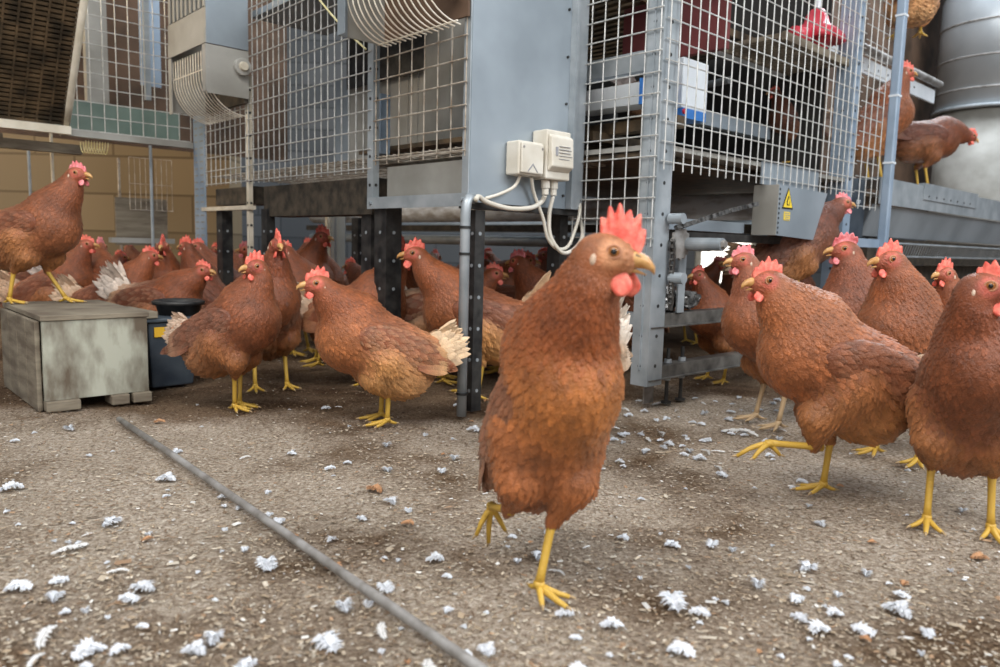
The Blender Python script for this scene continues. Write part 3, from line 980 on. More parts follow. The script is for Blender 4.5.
tag(o, 'dark lower sheet under the feed channel on the right', 'sheet')

# beam with a perch above, right
bm_ = empty('roof_beam', W(1.75, 0.2, 1.1))
tag(bm_, 'white perforated beam with grey perch tube, upper right', 'beam')
MB().ubox(1.16, 2.75, 0.30, 0.31, 1.17, 1.235).build('beam_web', M['white'], bm_)
MB().tube([W(1.16, 0.28, 1.26), W(2.75, 0.28, 1.26)], 0.017, 14).build('perch_tube', M['iron'], bm_, smooth=True)
hm = MB()
for i in range(12):
    hm.tube([W(1.25 + i * 0.11, 0.2985, 1.205), W(1.25 + i * 0.11, 0.2998, 1.205)], 0.006, 8)
hm.build('hole_row', M['black'], bm_)
o = MB().ubox(1.20, 5.6, 1.00, 1.02, 0.72, 2.6).build('board_wall', M['brownboard'], origin='base')
tag(o, 'brown board wall behind the hens on the ledge', 'board')

# silo
sc = np.array([3.40, 5.42, 0])
sl = empty('feed_silo', sc)
tag(sl, 'big round galvanised feed silo with ring seams, right edge', 'silo')
R0 = 0.35
mb = MB()
zz = 0.88
mb.tube([sc + [0, 0, 1.40], sc + [0, 0, 2.6]], R0, 72)
o = mb.build('barrel', M['barrel'], sl)
for p in o.data.polygons:
    p.use_smooth = len(p.vertices) == 4
o = MB().tube([sc + [0, 0, 0.0], sc + [0, 0, 1.395]], R0 * 0.93, 72).build('lower_barrel', M['sheet2'], sl)
for p in o.data.polygons:
    p.use_smooth = len(p.vertices) == 4
for z in (1.41, 1.53, 1.74, 1.97, 2.19):
    pts = [sc + [R0 * 1.004 * math.cos(a), R0 * 1.004 * math.sin(a), z] for a in np.linspace(0, 2 * math.pi, 73)]
    o = MB().tube(pts, 0.006 if z > 1.45 else 0.014, 6, caps=False).build('ring_seam', M['iron'] if z > 1.45 else M['galv'], sl, smooth=True)

# ------------------------------------------------------------------ cables and switch boxes on the sheet panel
def pbox(name, u0, u1, z0, z1, d, m, parent, v1=AV - 0.0035, bevel=0.003):
    return MB().ubox(u0, u1, v1 - d, v1, z0, z1).build(name, M[m], parent, bevel=bevel)


jb = empty('junction_box', W(-0.245, AV - 0.03, 0.585))
tag(jb, 'smaller ivory junction box on the steel sheet, left of the pair', 'switch box', 'switch boxes')
pbox('box_body', -0.272, -0.190, 0.566, 0.645, 0.045, 'ivory', jb, bevel=0.004)
c_ = pbox('lid', -0.268, -0.194, 0.570, 0.641, 0.006, 'ivory', jb, v1=AV - 0.0487)
for uu, zz in ((-0.262, 0.630), (-0.200, 0.630)):
    MB().tube([W(uu, AV - 0.0552, zz), W(uu, AV - 0.0562, zz)], 0.003, 8).build('screw', M['iron'], c_)
MB().prism([W(-0.249, AV - 0.0550, 0.574), W(-0.231, AV - 0.0550, 0.594), W(-0.213, AV - 0.0550, 0.574), W(-0.2165, AV - 0.0550, 0.574), W(-0.231, AV - 0.0550, 0.590), W(-0.2455, AV - 0.0550, 0.574)], (0, 0, 0), VD * -0.0008).build('chevron_mark', M['greyink'], c_)
sb = empty('switch_box', W(-0.14, AV - 0.03, 0.555))
tag(sb, 'larger ivory switch box with a printed label and black side knob', 'switch box', 'switch boxes')
pbox('box_body', -0.184, -0.098, 0.562, 0.680, 0.050, 'ivory', sb, bevel=0.004)
c_ = MB().prism([W(-0.180, AV - 0.0537, 0.580), W(-0.180, AV - 0.0537, 0.670), W(-0.180, AV - 0.066, 0.662), W(-0.180, AV - 0.070, 0.592)], (0, 0, 0), UD * 0.078).build('raised_lid', M['ivory'], sb, bevel=0.003)
tm = MB()
for i, wd in enumerate((0.040, 0.044, 0.040, 0.046, 0.036)):
    z = 0.640 - i * 0.0075
    tm.ubox(-0.156, -0.156 + wd, AV - 0.0706, AV - 0.0680, z, z + 0.0011)
tm.ubox(-0.168, -0.161, AV - 0.0706, AV - 0.0680, 0.618, 0.638)
tm.build('small_print', M['greyink'], c_)
kb = MB().tube([W(-0.0975, AV - 0.03, 0.635), W(-0.080, AV - 0.03, 0.635)], [0.013, 0.010], 14).build('knob', M['black'], sb)
for uu in (-0.160, -0.131):
    for z0, z1, r_ in ((0.542, 0.5615, 0.011), (0.526, 0.5415, 0.0085)):
        MB().tube([W(uu, AV - 0.03, z0), W(uu, AV - 0.03, z1)], r_, 12).build('cable_gland', M['ivory'], sb)


def spline(pts, k=8):
    P = [np.array(p, float) for p in pts]
    P = [2 * P[0] - P[1]] + P + [2 * P[-1] - P[-2]]
    out = []
    for i in range(1, len(P) - 2):
        for j in range(k):
            t = j / k
            a, b2, c, d = P[i - 1], P[i], P[i + 1], P[i + 2]
            out.append(0.5 * ((2 * b2) + (-a + c) * t + (2 * a - 5 * b2 + 4 * c - d) * t * t + (-a + 3 * b2 - 3 * c + d) * t ** 3))
    out.append(P[-2])
    return out


def cable(pts, r, label, m='ivory', name='cable', group='cables on the steel sheet'):
    return tag(MB().tube(spline(pts), r, 8).build(name, M[m], smooth=True, origin='base'), label, 'cable', group)


V0 = AV - 0.02
cable([W(-0.160, AV - 0.03, 0.525), W(-0.163, V0, 0.508), W(-0.20, V0, 0.492), W(-0.27, V0, 0.487), W(-0.34, V0, 0.497), W(-0.372, V0 - 0.004, 0.508), W(-0.388, V0 - 0.012, 0.50)], 0.006, 'thick ivory cable sweeping left from the larger switch box')
cable([W(-0.248, AV - 0.03, 0.565), W(-0.256, V0, 0.540), W(-0.30, V0, 0.520), W(-0.345, V0 + 0.004, 0.506)], 0.004, 'thin ivory cable curving down left from the junction box')
cable([W(-0.210, AV - 0.03, 0.565), W(-0.190, V0, 0.530), W(-0.155, V0, 0.470), W(-0.135, V0, 0.42), W(-0.10, V0, 0.395), W(-0.06, V0, 0.40), W(-0.035, V0, 0.44), W(-0.012, V0 + 0.004, 0.50), W(0.020, V0 + 0.05, 0.56), W(0.04, V0 + 0.08, 0.60)], 0.0045, 'ivory cable looping from the junction box up the panel edge')
cable([W(-0.131, AV - 0.03, 0.525), W(-0.132, V0, 0.48), W(-0.125, V0, 0.425), W(-0.09, V0 - 0.01, 0.385), W(-0.045, V0 - 0.01, 0.395), W(-0.008, V0 - 0.004, 0.43), W(0.016, V0 + 0.03, 0.49), W(0.05, V0 + 0.07, 0.58)], 0.0052, 'ivory cable looping lowest from the larger switch box')
# conduit post
cpost = empty('conduit_post', W(AU - 0.015, AV - 0.012, 0))
tag(cpost, 'thin grey conduit upright with black cable ties, middle of the scene', 'post')
pc = W(AU - 0.018, AV - 0.015)
MB().tube([pc + [0, 0, 0], pc + [0, 0, 0.47], pc + [0.002, 0, 0.49], pc + UD * 0.008 + [0, 0, 0.502], pc + UD * 0.022 + [0, 0, 0.503]], 0.0115, 14).build('conduit', M['galv'], cpost, smooth=True)
for z in (0.05, 0.375, 0.435):
    t_ = MB().tube([pc + [0, 0, z], pc + [0, 0, z + 0.006]], 0.0135, 14).build('cable_tie', M['ink'], cpost)
    t_['label'] = 'black cable tie'
o = MB().tube(spline([W(AU - 0.01, AV + 0.80, 1.20), W(AU - 0.012, AV + 0.62, 1.05), W(AU - 0.012, AV + 0.50, 0.96), W(AU - 0.012, AV + 0.41, 0.90)]), 0.003, 6).build('cord', M['cord'], origin='base')
tag(o, 'pale yellow cord hanging slantwise over the tall left mesh', 'cord')

# ------------------------------------------------------------------ far left unit C with ramp
CV = AV + 1.63
o = mesh_panel('wire_mesh_panel', W(AU - 0.01, CV), -UD, 0.43, 0.76, 1.55, step=0.043, zstep=0.05, over=(0, 0, 0.0, 0), m='wire', nrm=-VD)
tag(o, 'dim wire mesh cage wall at upper left, green panel behind its foot', 'mesh panel', 'cage mesh panels')
o = MB().ubox(AU - 0.44, AU - 0.005, CV + 0.12, CV + 0.125, 0.77, 0.88).build('green_panel', M['green'], origin='base')
tag(o, 'dull green panel behind the foot of the upper left mesh', 'panel')
o = MB().ubox(AU - 0.45, AU - 0.005, CV - 0.012, CV + 0.02, 0.735, 0.757).build('cage_rail', M['sheet2'], origin='base')
tag(o, 'grey bottom rail of the upper left mesh wall', 'rail', 'aviary rails')
o = MB().ubox(AU - 0.26, AU - 0.18, CV + 0.40, CV + 0.44, 0.90, 1.6).build('cage_strut', M['sheet2'], origin='base')
tag(o, 'dull grey upright behind the upper left mesh', 'strut')
o = MB().ubox(AU - 0.12, AU - 0.10, CV + 0.15, CV + 0.17, 0.92, 1.6).build('cage_strut', M['galv'], origin='base')
tag(o, 'thin bright upright behind the upper left mesh', 'strut')
o = MB().ubox(AU - 0.09, AU - 0.01, CV + 0.3, CV + 0.305, 1.0, 1.6).build('light_sheet', M['palewall'], origin='base')
tag(o, 'pale blue sheet behind the right end of the upper left mesh', 'sheet')
o = MB().ubox(AU - 0.6, AU + 0.75, CV + 0.7, CV + 0.71, 0.80, 1.9).build('board_wall', M['brownboard'], origin='base')
tag(o, 'brown boards deep behind the upper left mesh', 'board')
# lower panel below C near the blue post
o = mesh_panel('wire_mesh_panel', W(AU - 0.02, CV + 0.18), -UD, 0.16, 0.50, 0.70, step=0.02, zstep=0.10, over=(0, 0, 0, 0), m='wire_dirty', r=0.0012)
tag(o, 'small fine mesh left of the pale blue perforated post', 'mesh panel', 'cage mesh panels')
o = MB().ubox(AU - 0.20, AU, CV + 0.30, CV + 0.31, 0.36, 0.55).build('wood_shelf', M['wood'], origin='base')
tag(o, 'brown board behind the small fine mesh on the left', 'board')
o = MB().ubox(AU - 0.24, AU, CV + 0.22, CV + 0.26, 0.37, 0.39).build('cage_rail', M['sheet2'], origin='base')
tag(o, 'short grey rail behind the hens left of the pale blue post', 'rail', 'aviary rails')
for k, (px, Y, z1, m_, lab) in enumerate([(152, 2.9, 0.74, 'galv', 'thin pale rod rising behind the hens left of the pale blue post'), (120, 3.2, 0.72, 'wire_dirty', 'dusty thin rod against the wall corner on the left'), (54, 2.9, 0.78, 'cream', 'bright short rod just behind the head of the hen on the crate'), (31, 3.1, 0.76, 'galv', 'thin pale rod above the back of the hen on the crate')]):
    p = col_at(px, Y, 0.5)
    tag(MB().tube([p * [1, 1, 0], p * [1, 1, 0] + [0, 0, z1]], 0.0055, 10).build('support_rod', M[m_], origin='base'), lab, 'rod', 'thin support rods')

# ramp: slatted dark slope rising toward the camera from unit C
rp = empty('slatted_ramp', W(AU - 0.9, CV - 0.05, 0.76))
tag(rp, 'dark slatted ramp overhead at upper left', 'ramp')
ru0, ru1 = AU - 1.55, AU - 0.45
sl_d = (-VD * 0.60 + np.array([0, 0, 0.80]))
sl_d = sl_d / np.linalg.norm(sl_d)
sn = np.cross(UD, sl_d)
mb = MB()
for i in range(60):
    c = W((ru0 + ru1) / 2, CV - 0.02, 0.765) + sl_d * (0.01 + i * 0.016)
    mb.box(c, (ru1 - ru0, 0.009, 0.010), np.array([UD, sl_d, sn]))
for i in range(29):
    c = W(ru0 + (ru1 - ru0) * i / 28, CV - 0.02, 0.765) + sl_d * 0.48 + sn * 0.002
    mb.box(c, (0.006, 0.96, 0.012), np.array([UD, sl_d, sn]))
mb.build('slats', M['slat'], rp)
mb = MB()
mb.box(W((ru0 + ru1) / 2, CV - 0.02, 0.765) + sl_d * 0.48 - sn * 0.012, (ru1 - ru0, 0.96, 0.004), np.array([UD, sl_d, sn]))
mb.build('ramp_board', M['slat'], rp)
e0 = W(ru1 + 0.01, CV - 0.02, 0.765)
MB().tube([e0 + sl_d * 0.0, e0 + sl_d * 0.08, e0 + sl_d * 0.96], [0.012, 0.014, 0.014], 10).build('edge_tube', M['cream'], rp, smooth=True)
MB().ubox(ru0, ru1 + 0.02, CV - 0.05, CV - 0.02, 0.735, 0.762).build('foot_beam', M['cream'], rp)
for i, (u0, v) in enumerate(((AU - 0.9, CV + 0.12), (AU - 0.62, CV + 0.26))):
    o = MB().ubox(u0 - 0.5, u0 + 0.30, v, v + 0.035, 0.70, 0.735).build('cage_beam', M['wood'], origin='base')
    tag(o, ['nearer brown timber under the slatted ramp', 'farther brown timber under the slatted ramp'][i], 'beam', 'beams inside the cages')
# small curved grille under C
g3 = empty('small_curved_grille', W(AU - 0.36, CV + 0.0, 0.68))
tag(g3, 'little brass-coloured curved grille hanging under the upper left cage', 'wire guard', 'curved wire guards')
mb = MB()
c0 = W(AU - 0.33, CV + 0.05, 0.728)
for i in range(9):
    pts = [c0 + UD * (i * 0.009 - 0.04) * 1.0 + VD * (-0.035 * math.cos(a)) + np.array([0, 0, -0.040 * math.sin(a)]) for a in np.linspace(0, math.pi, 9)]
    mb.tube(pts, 0.0017, 5)
mb.build('wire_basket', M['cord'], g3)

# ------------------------------------------------------------------ crate, tub, bowl, rod on the floor
CG = np.array([-1.016, 1.65, 0.0])


def cbox(mb, u0, u1, v0, v1, z0, z1):
    return mb.box(CG + UD * (u0 + u1) / 2 + VD * (v0 + v1) / 2 + [0, 0, (z0 + z1) / 2], (u1 - u0, v1 - v0, z1 - z0), np.array([UD, VD, [0, 0, 1]]))


m = mat('crate_paint', (0.12, 0.09, 0.06), (0.42, 0.42, 0.34), 9, 0.75, 0, 0.15, 60, detail=10, stretch=(1.6, 1.6, 0.7), lo=0.38, hi=0.56)
M['crate'] = m
ct = empty('wooden_crate', CG + UD * 0.12 + VD * 0.2)
tag(ct, 'square box crate with a stained pale green front, a hen standing on it', 'crate')
mb = MB()
cbox(mb, 0.0, 0.222, 0.0, 0.012, 0.024, 0.205)
mb.build('front_board', M['crate'], ct, bevel=0.001)
mb = MB()
cbox(mb, 0.0, 0.222, 0.40, 0.41, 0.024, 0.205)
mb.build('back_board', M['wood'], ct)
mb = MB()
cbox(mb, -0.004, 0.226, -0.004, 0.414, 0.2055, 0.218)
mb.build('top_board', M['wood'], ct, bevel=0.002)
for k in range(4):
    mb = MB()
    cbox(mb, -0.012, -0.001, 0.016 + k * 0.097, 0.108 + k * 0.097, 0.0, 0.204)
    mb.build('side_plank', M['wood'], ct, bevel=0.002)
mb = MB()
cbox(mb, 0.210, 0.222, 0.013, 0.399, 0.024, 0.2)
mb.build('side_board', M['wood'], ct)
for (a, b2) in ((0.0, 0.07), (0.135, 0.175), (0.183, 0.226)):
    mb = MB()
    cbox(mb, a, b2, -0.012, 0.05, 0.0, 0.0238)
    mb.build('foot_block', M['wood'], ct, bevel=0.003)

# dark tub with yellow sticker and plank on top
tb = empty('plastic_tub', col_at(172, 2.02, 0))
tag(tb, 'dark blue plastic tub with a yellow sticker beside the crate', 'tub')
p0 = col_at(150, 1.93, 0)
p1 = col_at(200, 2.03, 0)
d = (p1 - p0)
Lx = np.linalg.norm(d)
d = d / Lx
nrm = np.array([-d[1], d[0], 0])
ax = np.array([d, nrm, [0, 0, 1]])
vs = []
for z, g in ((0.0, 0.012), (0.175, 0.0)):
    for a, b2 in ((g, g), (Lx - g, g), (Lx - g, 0.15 - g), (g, 0.15 - g)):
        vs.append(p0 + d * a + nrm * b2 + [0, 0, z])
MB().add(vs, [(0, 1, 2, 3), (4, 5, 6, 7), (0, 1, 5, 4), (1, 2, 6, 5), (2, 3, 7, 6), (3, 0, 4, 7)]).build('tub_body', M['tub'], tb, bevel=0.004)
MB().box(p0 + d * Lx / 2 + nrm * 0.075 + [0, 0, 0.181], (Lx + 0.02, 0.17, 0.010), ax).build('rim', M['tub'], tb, bevel=0.003)
MB().box(p0 + d * 0.042 + nrm * (-0.0015) + [0, 0, 0.150], (0.055, 0.002, 0.026), ax).build('yellow_sticker', M['yellow'], tb)
o = MB().box(p0 + d * (-0.015) + nrm * 0.075 + [0, 0, 0.197], (0.07, 0.18, 0.018), ax).build('wooden_plank', M['wood'], origin='base', bevel=0.002)
tag(o, 'short weathered plank lying on the dark tub beside the crate', 'plank')
bc = p0 + d * 0.115 + nrm * 0.075 + np.array([0, 0, 0.187])
bw = empty('feed_bowl', bc)
tag(bw, 'round dark feed bowl with a thick rim on the tub behind the hen', 'bowl')
prof = [(0.0, 0.004), (0.06, 0.004), (0.068, 0.03), (0.078, 0.032), (0.080, 0.040), (0.070, 0.044), (0.062, 0.036), (0.05, 0.014), (0.0, 0.012)]
prof = [(r_ * 0.86, z - 0.004) for r_, z in prof]
vs, fs = [], []
for r_, z in prof:
    for k in range(36):
        a = 2 * math.pi * k / 36
        vs.append(bc + [r_ * math.cos(a), r_ * math.sin(a), z])
for i in range(len(prof) - 1):
    for k in range(36):
        fs.append((i * 36 + k, i * 36 + (k + 1) % 36, (i + 1) * 36 + (k + 1) % 36, (i + 1) * 36 + k))
MB().add(vs, fs).build('bowl_shell', M['black'], bw, smooth=True)

# long rod on the litter
g0 = ground(119, 419, 0.006)
g1 = ground(482, 670, 0.006)
gd = (g1 - g0) / np.linalg.norm(g1 - g0)
pts = [g0, g0 + (g1 - g0) * 0.3 + [0.002, 0, 0.001], g0 + (g1 - g0) * 0.6 + [0.002, 0, 0], g1, g1 + gd * 0.25]
o = MB().tube(pts, 0.0058, 12).build('steel_rod', M['iron'], smooth=True, origin='base')
tag(o, 'long thin grey steel rod lying across the litter', 'rod')
# ------------------------------------------------------------------ hens: signed-distance bodies meshed with surface nets
def unit(a):
    a = np.asarray(a, float)
    return a / (np.linalg.norm(a) + 1e-12)


def rot_y(a):
    c, s = math.cos(a), math.sin(a)
    return np.array([[c, 0, s], [0, 1, 0], [-s, 0, c]])


def rot_z(a):
    c, s = math.cos(a), math.sin(a)
    return np.array([[c, -s, 0], [s, c, 0], [0, 0, 1]])


class SDF:
    """list of primitives: ('e', centre, radii, R, colour, flow, k) or ('c', a, b, ra, rb, ysq, colour, flow, k)"""

    def __init__(s):
        s.p = []

    def ell(s, c, r, R=np.eye(3), col=(1, 1, 1), flow=(-1, 0, 0), k=0.02):
        s.p.append(('e', np.array(c, float), np.array(r, float), R, np.array(col), unit(flow), k))

    def cone(s, a, b, ra, rb, col=(1, 1, 1), flow=(-1, 0, 0), k=0.02, ysq=1.0):
        s.p.append(('c', np.array(a, float), np.array(b, float), (ra, rb, ysq), None, np.array(col), unit(flow), k))

    def dists(s, P):
        out = []
        for q in s.p:
            if q[0] == 'e':
                L = (P - q[1]) @ q[3]
                k0 = np.linalg.norm(L / q[2], axis=-1)
                k1 = np.linalg.norm(L / (q[2] ** 2), axis=-1) + 1e-9
                out.append(k0 * (k0 - 1) / k1)
            else:
                a, b_, (ra, rb, ysq) = q[1], q[2], q[3]
                sc_ = np.array([1, 1 / ysq, 1])
                pa = (P - a) * sc_
                ba = (b_ - a) * sc_
                h = np.clip((pa @ ba) / (ba @ ba), 0, 1)
                out.append((np.linalg.norm(pa - h[..., None] * ba, axis=-1) - (ra + (rb - ra) * h)) * min(1, ysq))
        return out

    def __call__(s, P):
        D = s.dists(P)
        d = D[0]
        for i in range(1, len(D)):
            k = s.p[i][6] if s.p[i][0] == 'e' else s.p[i][7]
            h = np.clip(0.5 + 0.5 * (D[i] - d) / k, 0, 1)
            d = D[i] * (1 - h) + d * h - k * h * (1 - h)
        return d

    def blend(s, P, soft=0.010):
        D = np.stack(s.dists(P), -1)
        w = np.exp(-(D - D.min(-1, keepdims=True)) / soft)
        w /= w.sum(-1, keepdims=True)
        C = np.stack([q[4] if q[0] == 'e' else q[5] for q in s.p])
        F = np.stack([q[5] if q[0] == 'e' else q[6] for q in s.p])
        return w @ C, w @ F, w

    def normal(s, P, e=0.0012):
        g = np.stack([s(P + np.eye(3)[i] * e) - s(P - np.eye(3)[i] * e) for i in range(3)], -1)
        return g / (np.linalg.norm(g, axis=-1, keepdims=True) + 1e-12)

    def bounds(s, pad):
        lo, hi = [], []
        for q in s.p:
            if q[0] == 'e':
                r = q[2].max()
                lo.append(q[1] - r)
                hi.append(q[1] + r)
            else:
                for c, r in ((q[1], q[3][0]), (q[2], q[3][1])):
                    lo.append(c - r)
                    hi.append(c + r)
        return np.min(lo, 0) - pad, np.max(hi, 0) + pad


def surface_nets(sdf, h):
    lo, hi = sdf.bounds(3 * h)
    n = np.ceil((hi - lo) / h).astype(int) + 1
    ax = [lo[i] + h * np.arange(n[i]) for i in range(3)]
    G = np.stack(np.meshgrid(*ax, indexing='ij'), -1)
    V = sdf(G)
    ins = V < 0
    c = [slice(0, -1), slice(1, None)]
    cnt = sum(ins[c[i], c[j], c[k]].astype(int) for i in (0, 1) for j in (0, 1) for k in (0, 1))
    act = (cnt > 0) & (cnt < 8)
    idx = -np.ones(act.shape, int)
    ijk = np.argwhere(act)
    idx[act] = np.arange(len(ijk))
    P = lo + (ijk + 0.5) * h
    for _ in range(4):
        P = P - np.clip(sdf(P), -h, h)[:, None] * sdf.normal(P) * 0.9
    faces = []
    for a in range(3):
        b_, c_ = (a + 1) % 3, (a + 2) % 3
        s0 = [slice(None)] * 3
        s1 = [slice(None)] * 3
        s0[a] = slice(0, -1)
        s1[a] = slice(1, None)
        A, Bm = ins[tuple(s0)], ins[tuple(s1)]
        E = np.argwhere(A != Bm)
        ok = (E[:, b_] > 0) & (E[:, c_] > 0) & (E[:, b_] < idx.shape[b_]) & (E[:, c_] < idx.shape[c_]) & (E[:, a] < idx.shape[a])
        E = E[ok]
        flip = ~A[tuple(E.T)]

        def cell(db, dc):
            Q = E.copy()
            Q[:, b_] -= db
            Q[:, c_] -= dc
            return idx[tuple(Q.T)]
        q = np.stack([cell(1, 1), cell(0, 1), cell(0, 0), cell(1, 0)], -1)
        q[flip] = q[flip][:, ::-1]
        q = q[(q >= 0).all(1)]
        faces.append(q)
    return P, np.concatenate(faces)


T_ROW = np.array([0, 0.3, 0.6, 0.86, 1.0])
W_ROW = np.array([0.35, 0.9, 1.0, 0.66, 0.10])


def feather_cards(mb, P, N, F, L, Wd, lift, cA, cB, sdf=None, off=0.0, curve=None, r=None):
    """shingled feathers at roots P with normals N, flow F; colours cA root, cB tip"""
    n = len(P)
    if n == 0:
        return
    F = F - N * (F * N).sum(1, keepdims=True)
    F /= np.linalg.norm(F, axis=1, keepdims=True) + 1e-9
    Sd = np.cross(N, F)
    t = T_ROW[None, :, None]
    w = W_ROW[None, :, None]
    ctr = P[:, None, None, :] + F[:, None, None, :] * (t * L[:, None, None])[..., None]
    cols = np.array([-1, 0, 1.0])
    V = ctr + Sd[:, None, None, :] * (w * (Wd / 2)[:, None, None] * cols[None, None, :])[..., None]
    tgt = off + lift[:, None, None] * (t ** 1.3) * (1 - 0.6 * np.abs(cols))[None, None, :] - 0.0008 * (1 - t)
    if sdf is not None:
        Q = V.reshape(-1, 3)
        tg = np.broadcast_to(tgt, V.shape[:3]).reshape(-1)
        for _ in range(2):
            Q = Q + (tg - sdf(Q))[:, None] * sdf.normal(Q)
        V = Q.reshape(V.shape)
    else:
        V = V + N[:, None, None, :] * tgt[..., None]
        if curve is not None:
            V = V + N[:, None, None, :] * (curve[:, None, None] * t * t * L[:, None, None])[..., None]
    base = np.arange(n)[:, None] * 15
    fs = []
    for i in range(4):
        for j in range(2):
            a = i * 3 + j
            fs.append(np.stack([base[:, 0] + a, base[:, 0] + a + 3, base[:, 0] + a + 4, base[:, 0] + a + 1], -1))
    fs = np.concatenate(fs)
    tt = (T_ROW ** 1.6)[None, :, None, None]
    C = cA[:, None, None, :] * (1 - tt) + cB[:, None, None, :] * tt
    C = np.broadcast_to(C, V.shape).copy()
    C[:, :, 1, :] *= 1.06
    k = len(mb.v)
    mb.v.extend(map(tuple, V.reshape(-1, 3).tolist()))
    mb.f.extend(map(tuple, (fs + k).tolist()))
    mb.c.extend(map(tuple, np.clip(C.reshape(-1, 3), 0, 1).tolist()))


def thin(P, rad, r):
    """greedy spacing; rad per point"""
    order = r.permutation(len(P))
    cs = 0.03
    grid = {}
    keep = []
    Pl = P.tolist()
    for i in order:
        p = Pl[i]
        c = (int(p[0] // cs), int(p[1] // cs), int(p[2] // cs))
        ri = rad[i]
        r2 = ri * ri
        ok = True
        for a in (-1, 0, 1):
            for b_ in (-1, 0, 1):
                for d in (-1, 0, 1):
                    for q in grid.get((c[0] + a, c[1] + b_, c[2] + d), ()):
                        if (q[0] - p[0]) ** 2 + (q[1] - p[1]) ** 2 + (q[2] - p[2]) ** 2 < r2:
                            ok = False
                            break
                    if not ok:
                        break
                if not ok:
                    break
            if not ok:
                break
        if ok:
            grid.setdefault(c, []).append(p)
            keep.append(i)
    return np.array(keep, int)


PAL = {
    'neck': (0.230, 0.062, 0.018), 'breast': (0.250, 0.078, 0.024), 'back': (0.170, 0.048, 0.018), 'belly': (0.36, 0.155, 0.055),
    'thigh': (0.33, 0.130, 0.042), 'head': (0.235, 0.070, 0.025), 'rump': (0.25, 0.085, 0.032), 'tail': (0.36, 0.18, 0.085),
    'tailtip': (0.55, 0.40, 0.27), 'wing': (0.175, 0.050, 0.019), 'wingtip': (0.36, 0.16, 0.07), 'skin': (0.50, 0.11, 0.07),
}

DEF = dict(zb=0.200, pitch=18, H=(0.125, 0, 0.355), hyaw=0, hpitch=0, tail=35, tail_len=0.105, tail_col=None, tailtip=None,
           legs=None, vox=0.006, dens=1.0, comb_len=0.044, comb_x=0.026, beak=1.08, edge=0.24, rear=1.0, wat_dx=0.0, comb=0.022, comb_lean=0.0, wat=0.019, belly=0.0, pal={}, seed=1, neck_fat=1.0, fat=1.0,
           lobe=True, comb_mat='comb', leg_mat='leg', wing_drop=0.0, head_s=1.0, nostril=False, chest=0.0)


